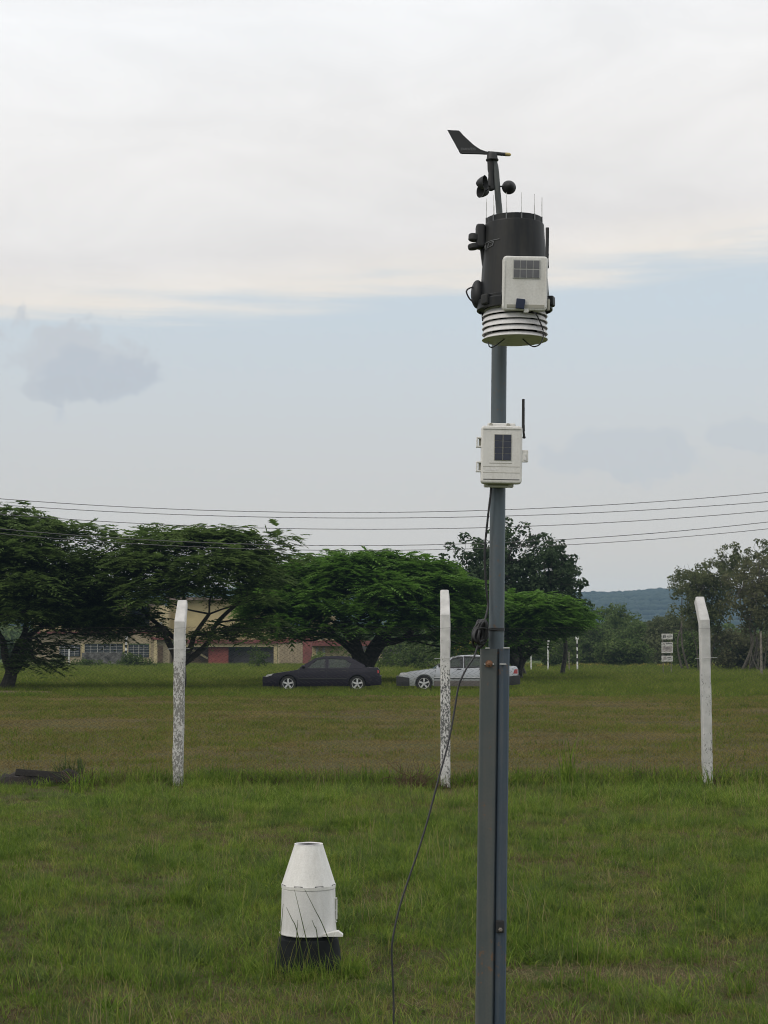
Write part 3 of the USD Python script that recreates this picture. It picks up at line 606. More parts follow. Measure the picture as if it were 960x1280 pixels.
# scrub and trees towards the hills
for k, (x, Y, px_top, w_, mat, lab) in enumerate([(764, 118, 752, 3.6, 'leaf_scrub', 'rounded olive tree in the middle of the hill gap'), (735, 112, 772, 2.9, 'leaf_scrub', 'bushy tree right behind the taller lamp post'), (800, 110, 778, 3.4, 'leaf_scrub', 'bushy green tree left of the stacked white sign'),
      (845, 104, 770, 3.2, 'leaf_olive', 'greyish green tree right behind the stacked white sign'), (715, 128, 770, 3.0, 'leaf_scrub', 'distant bush at the foot of the dark tall tree'), (780, 100, 798, 2.6, 'leaf_scrub', 'low green scrub bush between lamp post and sign'), (822, 128, 766, 3.4, 'leaf_olive', 'farthest grey green tree below the hill line'), (750, 122, 778, 3.0, 'leaf_scrub', 'green tree filling the dip behind the taller lamp post'), (785, 124, 768, 3.4, 'leaf_scrub', 'bushy green tree right of the rounded olive tree'), (838, 116, 784, 2.8, 'leaf_scrub', 'low green bush behind and right of the stacked sign')]):
    b = GT(x, Y); h = PT(x, px_top, Y)[2]
    clump_tree('scrub_tree', lab, b, b + np.array([0, 0, h * .52]), (w_, w_ * .9, h * .47), 120, 120, .34, mat, 'bark_grey', 70 + k, cr=(.5, .95), r0=.12, stems=3, group='scrub trees before the hills')
b = GT(880, 76); c = P(882, 752, 76 * K)
clump_tree('acacia_tree', 'airy olive tree with thin crown standing behind the right fence post', b, c, (2.3, 2.4, 3.3), 180, 90, .24, 'leaf_olive', 'bark_grey', 81, cr=(.34, .75), r0=.12, stems=5, hollow=.1, wisps=14)
b = GT(948, 74); c = P(952, 750, 74 * K)
clump_tree('acacia_tree', 'brownish sparse tree with bare twigs at the right edge', b, c, (2.9, 2.6, 3.5), 190, 100, .24, 'leaf_brown', 'bark_grey', 82, cr=(.34, .75), r0=.12, stems=6, hollow=.1, wisps=26)
b = GT(935, 80); c = P(935, 712, 80 * K)
clump_tree('acacia_tree', 'taller olive tree showing above the brownish sparse tree', b, c, (3.8, 2.6, 2.0), 120, 100, .24, 'leaf_olive', 'bark_grey', 83, cr=(.3, .65), r0=.2, stems=2, hollow=.2, wisps=10)
b = GT(862, 80); c = P(856, 728, 80 * K)
clump_tree('acacia_tree', 'thin branching olive tree reaching left over the hills', b, c, (1.5, 1.4, 1.2), 40, 60, .2, 'leaf_olive', 'bark_grey', 84, cr=(.25, .5), r0=.13, stems=2, hollow=.2, wisps=10)
for k, (x, Y, h, w_, mat, lab) in enumerate([(870, 84, 3.0, 2.6, 'leaf_scrub', 'green undergrowth bush below the airy olive tree'), (910, 82, 3.4, 2.8, 'leaf_brown', 'brownish undergrowth bush right of the right fence post'), (955, 82, 3.0, 2.6, 'leaf_olive', 'olive undergrowth bush behind the old wooden post'), (1000, 78, 4.0, 3.0, 'leaf_olive', 'olive bush cut by the right edge')]):
    b = GT(x, Y)
    clump_tree('undergrowth_bush', lab, b, b + np.array([0, 0, h * .5]), (w_, 2., h * .5), 80, 100, .28, mat, 'bark_grey', 90 + k, cr=(.45, .85), r0=.1, stems=4, catg='bush', part2='stem', group='undergrowth at the wood edge')
# far tree line that closes the plain
rgt = np.random.default_rng(99)
tv = []
for k in range(5):
    rr = np.random.default_rng(200 + k); e = rr.normal(size=(260, 3)); e /= np.linalg.norm(e, axis=1, keepdims=True)
    pp = e * (rr.uniform(.5, 1, 260) ** .4)[:, None] * (0.75 + .5 * meshkit.noise(e * 2 + k, k))[:, None] * [1, 1, .85] + [0, 0, .8]
    nr = e + rr.normal(size=(260, 3)) * .5; nr /= np.linalg.norm(nr, axis=1, keepdims=True)
    tv.append((trimesh.Trimesh(*leaves(pp, nr, .34, rr), process=False), 'leaf_scrub'))
ntl = 420
xx = rgt.uniform(-190, 190, ntl); yy = 240 + rgt.uniform(0, 40, ntl) + np.abs(xx) * .1
yy = np.where(xx < -10, yy + 25, yy)
instancer('distant_treeline', tv, np.stack([xx, yy, np.zeros(ntl)], -1), rgt.uniform(0, 6.28, ntl), rgt.uniform(2.1, 3.6, ntl), rgt.integers(0, 5, ntl), 'distant line of trees closing the plain below the hills', 'trees')

# ------------------------------------------------------------------ chain link fence
def fence_x(px): return G(px, FENCE_Y)[0]
def post_mesh(x, seed, w0=.135, w1=.142, lean=0., zb=1.93, top=.27, out=.27):
    """square concrete post, its top bent outwards, away from the lawn"""
    d = .13
    prof = [(0, -.4), (0, zb), (out, zb + top), (out + d * .72, zb + top - .075), (d, zb - .06), (d, -.4)]     # (y, z), front first
    secs = []
    zs = np.concatenate([np.linspace(-.4, zb - .05, 26)])
    ring = []
    c = .012
    def sec(y0, y1, z0, z1, w):
        a, b = np.array([y0, z0]), np.array([y1, z1]); u = (b - a) / np.linalg.norm(b - a) * c
        return [(-w / 2 + c, *a), (w / 2 - c, *a), (w / 2, *(a + u)), (w / 2, *(b - u)), (w / 2 - c, *b), (-w / 2 + c, *b), (-w / 2, *(b - u)), (-w / 2, *(a + u))]
    for z in zs: secs.append(sec(0, d, z, z, w0 + (w1 - w0) * max(z, 0) / zb))
    secs.append(sec(0, d, zb, zb - .06, w1))
    for t in (.33, .66, 1.0):
        secs.append(sec(out * t, d + (out + d * .72 - d) * t, zb + top * t, zb - .06 + (top - .015) * t, w1 * (1 - .12 * t)))
    v = np.array(secs).reshape(-1, 3); n = 8; k = len(secs)
    i, j = np.meshgrid(np.arange(k - 1), np.arange(n), indexing='ij'); j2 = (j + 1) % n
    q = np.stack([i * n + j, i * n + j2, (i + 1) * n + j2, (i + 1) * n + j], -1).reshape(-1, 4)
    b = (k - 1) * n
    f = np.vstack([q[:, [0, 1, 2]], q[:, [0, 2, 3]], [[b, b + m, b + m + 1] for m in range(1, n - 1)], [[0, m + 1, m] for m in range(1, n - 1)]])
    rough = (meshkit.fbm(v * [14, 14, 9] + seed * 7, 3, seed) - .5) * .014
    v[:, 0] += rough + lean * v[:, 2]; v[:, 1] += rough * .6
    return mv(trimesh.Trimesh(v, f, process=False), (x, FENCE_Y, 0))
fence = thing('chain_link_fence', 'chain link fence on three whitewashed concrete posts with bent tops across the field edge', 'fence', (0, FENCE_Y, 0))
posts = [(-115, 'post_flaked', None, .0), (221.5, 'post_flaked', 'white post with paint flaking off its lower two thirds', .004), (557, 'post_flaked_more', 'mottled white post with dark flaked spots', .002), (886, 'post_worn', 'greyer worn post with few spots', -.006), (1215, 'post_worn', None, 0.)]
for k, (px, mt, lab, ln) in enumerate(posts):
    part('post', post_mesh(fence_x(px), k + 1, w0=.112 if k == 1 else .108 + .004 * (k == 2), w1=.129 if k == 1 else .116, lean=ln, zb=(1.9, 1.93, 2.01, 1.95, 1.9)[k], top=(.27, .26, .30, .28, .27)[k], out=(.27, .26, .24, .30, .27)[k]), mt, fence, 30, label=lab)
# woven wire: zigzag strands that hook into their neighbours
def weave(x0, x1, z0=.02, z1=1.86, pitch=.064, r=.0029):
    V, F, o = [], [], 0
    nz_ = int((z1 - z0) / pitch * 2); zz_ = np.linspace(z0, z1, nz_ + 1)
    nx = int((x1 - x0) / pitch)
    a = np.array([0, 2.1, 4.2])
    for k in range(nx):
        xc = x0 + (k + .5) * pitch
        zig = ((np.arange(nz_ + 1) % 2) * 2 - 1) * pitch * .5
        sag = .012 * math.sin(xc * 2.1) 
        x = xc + zig; y = np.where(np.arange(nz_ + 1) % 2, .003, -.003) + .02 * np.sin(xc * 1.3 + zz_ * 1.7)
        ctr = np.stack([x, FENCE_Y - .012 + y, zz_ + sag], -1)
        v = ctr[:, None] + r * np.stack([np.cos(a), np.sin(a), 0 * a], -1)[None]
        n = 3; i, j = np.meshgrid(np.arange(nz_), np.arange(n), indexing='ij'); j2 = (j + 1) % n
        q = np.stack([i * n + j, i * n + j2, (i + 1) * n + j2, (i + 1) * n + j], -1).reshape(-1, 4)
        V.append(v.reshape(-1, 3)); F.append(np.vstack([q[:, [0, 1, 2]], q[:, [0, 2, 3]]]) + o); o += len(V[-1])
    return np.vstack(V), np.vstack(F)
for a_, b_ in zip(posts[:-1], posts[1:]):
    part('wire_mesh', weave(fence_x(a_[0]) + .075, fence_x(b_[0]) - .075), 'wire_galvanised', fence, False, kind='stuff')
for z_ in (.04, 1.86):
    xs = np.linspace(fence_x(-115), fence_x(1215), 40)
    part('tension_wire', tube(np.stack([xs, np.full(40, FENCE_Y - .016), z_ - .012 * np.sin(xs * 3) ** 2], -1), .0011, 5), 'wire_galvanised', fence, True)
for px in (221.5, 557, 885):
    for z_ in (1.55 + .06 * math.sin(px),):
        x_ = fence_x(px)
        part('tie_wire', tube(spline([(x_ - .13, FENCE_Y - .02, z_ - .004), (x_, FENCE_Y - .018, z_), (x_ + .13, FENCE_Y - .02, z_ + .006)], 4), .0024, 5), 'zinc', fence, True)

# weeds along the foot of the fence
def weed(name, label, px, Y, h, n, mat, seed, w=.016, spread=.12, lean=.7, catg='weed', group=None, segs=4):
    rg = np.random.default_rng(seed); p = G(px, Y); p[2] = float(ground_z(p[0], p[1]))
    return part(name, mv(blades(n, spread, h * .45, h, w, lean, rg, segs), p), mat, smooth=False, label=label, cat=catg, group=group)
weed('tall_grass_tuft', 'tall upright tuft of dark grass between the mast and the right post', 708, 19.3, .82, 26, 'blade_green', 301, .020, .09, .35, 'grass tuft')
weed('tall_grass_tuft', 'leafy green weed tuft left of the middle bay beside the left post', 300, 19.5, .34, 40, 'blade_green', 302, .016, .28, .9, 'grass tuft')
weed('tall_grass_tuft', 'green weed tuft growing around the foot of the right post', 876, 19.5, .38, 46, 'blade_green', 303, .016, .26, .9, 'grass tuft')
weed('tall_grass_tuft', 'long bladed green tuft to the right of the dark broken board', 100, 19.0, .40, 40, 'blade_green', 304, .018, .22, 1.1, 'grass tuft')
weed('tall_grass_tuft', 'broad leaved green tuft in the foreground grass right of the mast', 752, 9.0, .17, 70, 'blade_green', 305, .008, .24, 1.2, 'grass tuft')
weed('tall_grass_tuft', 'big dark green tuft at the lower right in front of the worn strip', 865, 8.1, .15, 70, 'blade_green', 306, .008, .26, 1.2, 'grass tuft')
rg = np.random.default_rng(310)
d0 = G(518, 19.5)
tw = []
for k in range(42):
    a = rg.uniform(0, 6.28); e = d0 + np.array([math.cos(a) * rg.uniform(.05, .36), math.sin(a) * .22, rg.uniform(.08, .36)])
    if k == 0: e = d0 + [-.33, 0, .34]
    m, pts = limb(d0 + [rg.normal(0, .06), rg.normal(0, .05), -.02], e, .006, .002, rg, .16, 4, 4); tw.append(m)
    if k % 2: tw.append(limb(pts[len(pts) // 2], pts[len(pts) // 2] + rg.normal(size=3) * [.12, .08, .08], .004, .0015, rg, .2, 3, 3)[0])
b_ = thing('dry_bush', 'dead brown twiggy bush at the foot of the middle fence post', 'bush', d0)
part('twig', cat(*tw), 'leaf_dead', b_, 40, kind='stuff')
part('dead_leaf', mv(blades(110, .26, .06, .17, .022, 1.4, rg, 2), d0), 'leaf_dead', b_, False, kind='stuff')
# the dark strip of weeds and litter under the wire
xs = rg.uniform(fence_x(-20), fence_x(990), 900); ps = np.stack([xs, FENCE_Y + rg.normal(.18, .22, 900), np.zeros(900)], -1); ps[:, 2] = ground_z(ps[:, 0], ps[:, 1])
ok_ = (xs > fence_x(112)) & np.all([np.abs(xs - fence_x(q)) > .13 for q in (221.5, 557, 885)], 0); ps = ps[ok_]; nw = len(ps)
instancer('fence_weeds', [(blades(30, .16, .08, .26, .012, 1.0, rg, 3), 'blade_green'), (blades(26, .18, .05, .2, .012, 1.4, rg, 3), 'leaf_dead'), (blades(24, .16, .06, .2, .01, 1.2, rg, 3), 'blade_far')], ps, rg.uniform(0, 6.28, nw), rg.uniform(.6, 1.4, nw), rg.choice(3, nw, p=[.42, .33, .25]), 'dark ragged strip of weeds growing along the foot of the wire', 'weeds')
# low bank of dark soil with a rotten board at the left
m0 = G(44, 20.15)
mb = thing('soil_bank', 'dark low soil bank with rotten boards at the left end of the fence', 'soil bank', m0)
xs = np.linspace(-.85, .85, 34); ys = np.linspace(-.3, .45, 14); XX, YY = np.meshgrid(xs, ys, indexing='ij')
ZZ = (.15 * np.exp(-(XX / .66) ** 6 - (YY / .22) ** 4) * (.35 + 1.3 * meshkit.fbm(np.stack([XX * 5, YY * 5, XX * 0], -1), 3, 28)) + .07 * (meshkit.fbm(np.stack([XX * 11, YY * 11, XX * 0], -1), 3, 8) - .5) * np.exp(-(XX / .75) ** 4)) - .012
i, j = np.meshgrid(np.arange(33), np.arange(13), indexing='ij')
q = np.stack([i * 14 + j, (i + 1) * 14 + j, (i + 1) * 14 + j + 1, i * 14 + j + 1], -1).reshape(-1, 4)
part('bank', mv((np.stack([XX, YY, ZZ], -1).reshape(-1, 3), np.vstack([q[:, [0, 1, 2]], q[:, [0, 2, 3]]])), m0), 'soil_dark', mb, True)
part('board', box(m0 + [.10, -.13, .135], (.62, .09, .022), .006, ry(.07) @ rx(.9)), 'wood_old', mb, 30)
part('board', box(m0 + [.30, -.20, .075], (.36, .08, .022), .006, ry(-.09) @ rx(1.1)), 'wood_old', mb, 30)
weed('tall_grass_tuft', 'green weeds standing behind the right end of the soil bank', 88, 20.7, .42, 70, 'leaf_scrub', 309, .02, .16, 1.0, 'grass tuft')
weed('tall_grass_tuft', 'short dark weeds along the top of the soil bank', 40, 20.3, .3, 70, 'leaf_scrub', 311, .014, .16, 1.4, 'grass tuft')
weed('tall_grass_tuft', 'ragged brown and green weeds at the right end of the rotten boards', 98, 19.95, .30, 44, 'leaf_dead', 308, .014, .26, 1.1, 'grass tuft')
weed('tall_grass_tuft', 'green blades growing over the rotten boards of the soil bank', 52, 19.75, .18, 40, 'blade_green', 307, .014, .15, 1.5, 'grass tuft')

# ------------------------------------------------------------------ steel mast
MY = 5.62
def sc(Y, y): return (Y * math.cos(PITCH) + (P(480, y, Y)[2] - EYE) * math.sin(PITCH)) / F_PX       # metres per photo pixel there
mast = thing('steel_mast', 'grey steel pipe mast clamped between two upright channels in the foreground', 'mast', G(614, MY))
axis_a, axis_b = P(624, 432, MY), P(620.5, 800, MY)
ax = (axis_a - axis_b) / np.linalg.norm(axis_a - axis_b)
def on_axis(z): return axis_b + ax * ((z - axis_b[2]) / ax[2])
pipe_r = 9.6 * sc(MY, 600)
ztop = P(0, 292, MY)[2]
part('pipe', cat(tube([on_axis(.15), on_axis(P(0, 640, MY)[2]), on_axis(ztop)], pipe_r, 32)), 'pipe_grey', mast, 40)
def channel(px0, px1, y_top, Y, profile):
    """profile (u in 0..1 across, v metres back); the piece runs from the ground to the pixel row y_top"""
    a0, a1 = P(px0[0], y_top, Y), P(px1[0], y_top, Y); b0, b1 = P(px0[1], 1280, Y), P(px1[1], 1280, Y)
    zt_, zb_ = a0[2], -.35
    t = (zb_ - b0[2]) / (a0[2] - b0[2])
    c0, c1 = b0 + (a0 - b0) * t, b1 + (a1 - b1) * t
    tri = trimesh.creation.extrude_polygon(Polygon(profile), 1.0, engine='earcut')
    v, f = arr(tri)
    lo = c0 + (c1 - c0) * v[:, :1]; hi = a0 + (a1 - a0) * v[:, :1]
    w = lo + (hi - lo) * v[:, 2:3]; w[:, 1] += v[:, 1]
    return trimesh.Trimesh(w, f, process=False)
th = .07
part('channel', channel((601.3, 595), (621.2, 615.4), 811, MY - .045, [(0, .003), (.06, 0), (.94, 0), (1, .003), (1, .055), (1 - th, .055), (1 - th, .006), (th, .006), (th, .055), (0, .055)]), 'channel_grey', mast, 25)
part('channel', channel((622.4, 616.6), (637.6, 632.4), 811, MY - .040, [(0, .016), (.12, .006), (.46, 0), (.9, .011), (1, .018), (1, .06), (.92, .06), (.9, .02), (.46, .007), (.12, .013), (.1, .06), (0, .06)]), 'channel_blue', mast, 25)
part('spacer', channel((620.8, 615.2), (622.8, 616.9), 815, MY - .018, [(0, 0), (1, 0), (1, .02), (0, .02)]), 'matt_black', mast, False)
def strip(px0, px1, y, Y, h=.0042, d=.006, mat='zinc', name='clamp_plate'):
    a, b = P(px0, y, Y), P(px1, y, Y)
    return part(name, box((a + b) / 2, (b[0] - a[0], d, h), .0012), mat, mast, 30)
strip(605.5, 617.5, 830.3, MY - .049); strip(624.5, 632.8, 830.3, MY - .045); strip(606.5, 612, 810.3, MY - .046); strip(629, 637, 810.0, MY - .036)
bc = P(611.3, 829.6, MY - .053)
part('bolt', cat(revolve([(0, 0), (.0085, 0), (.0085, .006), (.005, .010), (0, .010)], 6, bc, rx(math.pi / 2)), revolve([(0, -.004), (.012, -.004), (.012, 0), (0, 0)], 16, bc, rx(math.pi / 2))), 'rust', mast, 20)
part('bolt', revolve([(0, 0), (.007, 0), (.007, .006), (.004, .009), (0, .009)], 6, P(625.5, 1162, MY - .048), rx(math.pi / 2)), 'wood_post', mast, 20)
part('latch', box(P(625, 1158, MY - .040), (.027, .016, .040), .003), 'matt_black', mast, 30)
part('cable_tie', tube([on_axis(P(0, 787.5, MY)[2]) + .0008 * 0 + np.array([0, 0, -.003]), on_axis(P(0, 786, MY)[2]) + np.array([0, 0, .003])], pipe_r + .0022, 32), 'matt_black', mast, 40)
for px, py, ln in ((607, 960, .05), (612, 1105, .09), (603, 1200, .06)):                                   # rubbed, rusty places with their own outline
    c_ = P(px, py, MY - .0458)

# ------------------------------------------------------------------ sensor suite on top of the mast
SY = 5.44
C0 = P(643, 380, SY)
ws = thing('weather_station', 'black cylindrical rain collector with white louvred shield and white solar box on the mast top', 'weather station', (C0[0], SY, P(643, 432, SY)[2]))
def Z(y, Y=SY): return P(480, y, Y)[2]
k_ = sc(SY, 340)
def lathe(prof, y_ref=None, n=64, cx=643):
    """profile of (radius in pixels, pixel row)"""
    return revolve([(r * k_, Z(y)) for r, y in prof], n, (P(cx, 340, SY)[0], SY, 0))
part('rain_collector', lathe([(30, 388), (44, 387.5), (44.5, 374), (43.2, 372.5), (40.0, 330), (37.4, 283), (36.9, 281.8), (35.6, 281.4), (35.4, 280.6), (35.6, 274.5), (34.6, 274.0), (33.6, 274.6), (32.5, 284), (8, 300), (0, 300)]), 'black_plastic', ws, 30)
part('base_flange', lathe([(44.0, 389.5), (47.2, 388.6), (47.6, 378.5), (46.8, 377.2), (44.3, 376.8)]), 'black_plastic', ws, 30)
cx = P(643, 340, SY)[0]
for k in range(12):
    a = 2 * math.pi * (k + .35) / 12
    x_, y_ = cx + 35.9 * k_ * math.cos(a), SY + 35.9 * k_ * math.sin(a)
    part('bird_spike', tube([(x_, y_, Z(283)), (x_ + .0006, y_, Z(250))], .0011, 6), 'zinc', ws, True)
for k in range(12):
    a = 2 * math.pi * (k + .35) / 12
    part('spike_clip', box((cx + 35.9 * k_ * math.cos(a), SY + 35.9 * k_ * math.sin(a), Z(278)), (.004, .004, .022), .001, rz(a)), 'pale_lettering', ws, 30)
for a in (-2.5, -.9, -.35):
    part('flange_lug', box((cx + 47 * k_ * math.cos(a), SY + 47 * k_ * math.sin(a), Z(380)), (.020, .032, .034), .005, rz(a)), 'black_plastic', ws, 30)
# louvred radiation shield: stacked dished plates
for k, y in enumerate((396.5, 404, 411.3, 418.5)):
    part('shield_plate', lathe([(34, y - 6.0), (36.6, y - 6.3), (38.2, y - 5.2), (40.3, y - 1.2), (41.0, y - .2), (40.9, y + .4), (39.8, y + .3), (37.4, y - 4.2), (34, y - 4.8)]), 'shield_plastic', ws, 30)
part('shield_plate', lathe([(0, 424.6), (39.9, 425.4), (40.9, 425.4), (41, 424.8), (40.2, 424.2), (36, 420.2), (0, 419.4)]), 'shield_plastic', ws, 30)
part('shield_core', lathe([(28, 421), (28, 386), (0, 386)]), 'dark_inside', ws, 30)
part('top_plate', lathe([(30, 390), (37, 389.8), (38, 389), (36, 386), (30, 386)]), 'shield_plastic', ws, 30)
# white solar box
FYs = SY - 46 * k_ - .012
tilt = rx(.10)
bx0, bx1 = P(628.3, 354, FYs), P(684.6, 354, FYs)
w_, h_ = bx1[0] - bx0[0], Z(320.6, FYs) - Z(387.2, FYs)
cb = np.array([(bx0[0] + bx1[0]) / 2, FYs, (Z(320.6, FYs) + Z(387.2, FYs)) / 2])
roll = ry(math.radians(1.2))
RB = roll @ tilt
def onbox(u, v, d=0.): return cb + RB @ np.array([u, d, v])
def facebox(u0, u1, v0, v1, d0, d1, r=.002, taper=None):
    return mv(box(((u0 + u1) / 2, (d0 + d1) / 2, (v0 + v1) / 2), (u1 - u0, d1 - d0, v1 - v0), r), cb, RB)
def rrect(w, h, r, n=6):
    return Polygon([(-w / 2 + r, -h / 2 + r), (w / 2 - r, -h / 2 + r), (w / 2 - r, h / 2 - r), (-w / 2 + r, h / 2 - r)]).buffer(r, quad_segs=n)
def softbox(w, h, d, r, edge):
    """a lid: rounded corners seen from the front and a rounded rim"""
    layers = []
    for t in np.linspace(0, 1, 5):
        ins = edge * (1 - math.sin(t * math.pi / 2)); dep = edge * (1 - math.cos(t * math.pi / 2))
        layers.append((ins, dep))
    layers.append((0, d))
    hulls = []
    pts = []
    for ins, dep in layers:
        c = np.array(rrect(w - 2 * ins, h - 2 * ins, max(r - ins, .001)).exterior.coords)[:-1]
        pts.append(np.column_stack([c[:, 0], np.full(len(c), dep), c[:, 1]]))
    return Manifold.hull_points(np.vstack(pts))
part('solar_box', mv(softbox(w_, h_, .046, .012, .006), cb, RB), 'white_plastic', ws, 35)
px2 = w_ / 56.3
def u_(px): return (px - 656.4) * px2
def v_(py): return (353.9 - py) * px2
sp = part('solar_panel', facebox(u_(640.6), u_(674.8), v_(348.2), v_(324.4), -.0028, .004, .0012), 'solar_grid', ws, 30)
for r in range(2):
    for c in range(4):
        u0 = 641.5 + c * 8.1; v0 = 325.4 + r * 11.3
        part('cell', facebox(u_(u0 + .35), u_(u0 + 7.8), v_(v0 + 10.6), v_(v0 + .4), -.0036, -.002, .0006), 'solar_cell_pale', sp, 30)
part('vent_strip', facebox(u_(634), u_(681), v_(385.2), v_(380.6), -.0012, .003, .001), 'grey_strip', ws, 30)
part('edge_ridge', facebox(u_(629.5), u_(631.3), v_(384), v_(326), -.0018, .003, .0015), 'white_plastic', ws, 30)
part('edge_ridge', facebox(u_(681.3), u_(683.0), v_(384), v_(326), -.0018, .003, .0015), 'white_plastic', ws, 30)
part('blue_tab', mv(box((0, 0, 0), (11.0 * px2, .008, 12.5 * px2), .002), onbox(u_(650.8), v_(380.0), -.005), RB @ ry(.10)), 'navy_tab', ws, 30)
part('white_tab', facebox(u_(655.5), u_(661.5), v_(390.5), v_(385.5), -.001, .012, .0015), 'white_plastic', ws, 30)
part('side_lug', facebox(u_(684.9), u_(688.2), v_(387.0), v_(373.3), .004, .03, .002), 'grey_strip', ws, 30)
part('back_plate', facebox(u_(632), u_(681), v_(384), v_(325), .046, .066, .004), 'black_plastic', ws, 30)
part('antenna', cat(tube([P(684.2, 284.6, FYs + .03), P(683.9, 322, FYs + .03)], 2.1 * k_, 12), tube([P(684.0, 320, FYs + .03), P(684.6, 335, FYs + .03)], 1.6 * k_, 12)), 'matt_black', ws, 40)
# clamp hardware on the left
part('sensor_mount', cat(box(P(600.5, 296, SY - .01), (11.5 * k_, .05, 30 * k_), .008), box(P(603.5, 318, SY), (5 * k_, .03, 30 * k_), .005, ry(-.12))), 'matt_black', ws, 30)
part('clamp_knob', mv(revolve([(0, -.012), (.014, -.012), (.018, -.008), (.018, .008), (.014, .012), (0, .012)], 18), P(592.3, 297, SY - .02), ry(.1)), 'matt_black', ws, 30)
part('clamp_knob', mv(revolve([(0, -.009), (.016, -.009), (.019, -.005), (.019, .005), (.016, .009), (0, .009)], 18), P(592, 308.3, SY - .02), ry(-.15)), 'matt_black', ws, 30)
part('side_housing', mv(trimesh.creation.icosphere(3), P(597, 368, SY), s=(8.5 * k_, .035, 18 * k_)), 'matt_black', ws, True)
part('cable_loop', tube(spline([P(x, y, SY - .02) for x, y in ((596, 360), (589, 359.5), (583.8, 362.5), (583.6, 367), (587.5, 374), (593.5, 379))]), 1.0 * k_, 8), 'cable_black', ws, True)
# cables looping under the shield
FS = SY - 43 * k_
part('cable_loop', tube(spline([P(664, 389, FS + .01), P(669.5, 392, FS - .004), P(674, 400, FS + .006), P(678.6, 412, FS + .05), P(678.9, 421, FS + .05), P(675.5, 429.5, FS + .03), P(668.5, 433.2, FS + .02), P(662, 431, FS + .03), P(653, 423.2, FS + .10)]), .85 * k_, 8), 'cable_black', ws, True)
part('cable_loop', tube(spline([P(602.5, 392, SY), P(603.3, 401, SY - .01)]), .8 * k_, 8), 'cable_black', ws, True)
part('cable_loop', tube(spline([P(610.3, 428, FS + .05), P(611.5, 432.5, FS + .04), P(615, 434.2, FS + .04), P(621, 431, FS + .05), P(632, 422.6, FS + .10)]), .8 * k_, 8), 'cable_black', ws, True)
# worn emblem printed on the left of the collector: an angular pale outline
def wrap(poly, y_mid, px_mid, depth=.0012):
    """bends a flat outline (pixels) round the collector"""
    m = trimesh.creation.extrude_polygon(poly, 1., engine='earcut'); m = trimesh.Trimesh(*trimesh.remesh.subdivide_to_size(m.vertices, m.faces, 1.0), process=False)
    v = np.array(m.vertices); r0 = (37.4 + (v[:, 1] - 283) / (372 - 283) * 5.8)
    s = np.clip((v[:, 0] - 643) / r0, -.995, .995); r = r0 * k_ + .0004 + depth * v[:, 2]
    a = np.arcsin(s)
    return trimesh.Trimesh(np.stack([cx + r * np.sin(a), SY - r * np.cos(a), np.array([Z(t) for t in v[:, 1]])], -1), m.faces, process=False)
em = [LineString([(604.5, 308), (610, 307), (622, 306.6)]).buffer(.36), LineString([(605, 313.5), (606.5, 309.5), (607, 316)]).buffer(.34), LineString([(610, 309), (615.5, 308.5), (614.3, 313), (608.8, 314.6), (610, 309)]).buffer(.34)]
part('emblem', cat(*[wrap(e, 310, 612) for e in em]), 'pale_lettering', ws, False)

# ------------------------------------------------------------------ anemometer
AY = 5.46
an = thing('anemometer', 'black wind vane with three spinning cups on a bent arm above the rain collector', 'anemometer', P(622, 270, AY))
ka = sc(AY, 200)
part('arm', tube(spline([P(625.4, 292, AY), P(624.6, 271, AY), P(622.0, 240, AY), P(620.2, 215, AY), P(618.9, 205.5, AY), P(616.6, 199.5, AY), P(614.8, 196, AY)]), np.linspace(4.3, 3.1, 49) * ka, 14), 'channel_grey', an, 50)
def flat(pts, d, Y=AY, mat='matt_black', name='vane', thk=.003):
    p = [P(x, y, Y) for x, y in pts]
    return prism([(q[0], q[2]) for q in p], thk, (0, Y - thk / 2, 0))
vp = [(559.2, 162.6), (573.2, 163.2), (576, 165.5), (579.5, 169.6), (592, 181.2), (600, 186.6), (607, 189.2), (613, 190.2), (613, 193.4), (606, 193.4), (590, 192.2), (575.6, 191.6), (574.6, 190.8), (573.2, 188)]
part('vane', flat(vp, 0), 'matt_black', an, 25)
part('vane_rib', tube([P(575.5, 191.2, AY), P(612, 192.2, AY)], .0032, 8), 'matt_black', an, True)
part('vane_rod', tube([P(610, 191.4, AY), P(636.5, 193.2, AY), P(637.6, 193.3, AY)], [2.6 * ka, 2.1 * ka, 1.2 * ka], 12), 'matt_black', an, 40)
part('vane_tip', tube([P(631.5, 192.85, AY), P(637.2, 193.28, AY), P(638.8, 193.4, AY)], [2.45 * ka, 2.2 * ka, .8 * ka], 12), 'brass', an, 40)
wl = meshkit.text_mesh('DAVIS', .0078, .0006, bold=True)
v, f = arr(wl); v[:, 0] *= 1.5
q0 = P(575.6, 187.9, AY)
part('lettering', mv(trimesh.Trimesh(np.stack([v[:, 0], -v[:, 2], v[:, 1]], 1), f, process=False), (q0[0], AY - .0016, q0[2])), 'sign_ink' if False else 'pale_lettering', an, False)
hub = P(616, 196, AY)
def alathe(prof, px, n=28):
    x = P(px, 210, AY)[0]
    return revolve([(r * ka, P(480, y, AY)[2]) for r, y in prof], n, (x, AY, 0))
part('vane_hub', alathe([(0, 201), (7.6, 201), (8.0, 199.8), (7.0, 198.5), (6.2, 193), (4, 190.3), (0, 189.6)], 615.3), 'matt_black', an, 35)
part('head_body', alathe([(0, 238.4), (2.6, 238.2), (3.9, 236), (3.9, 230), (3.3, 216), (4.2, 212), (4.6, 200), (0, 200)], 613.6), 'matt_black', an, 35)
hc = P(614.5, 233.6, AY)
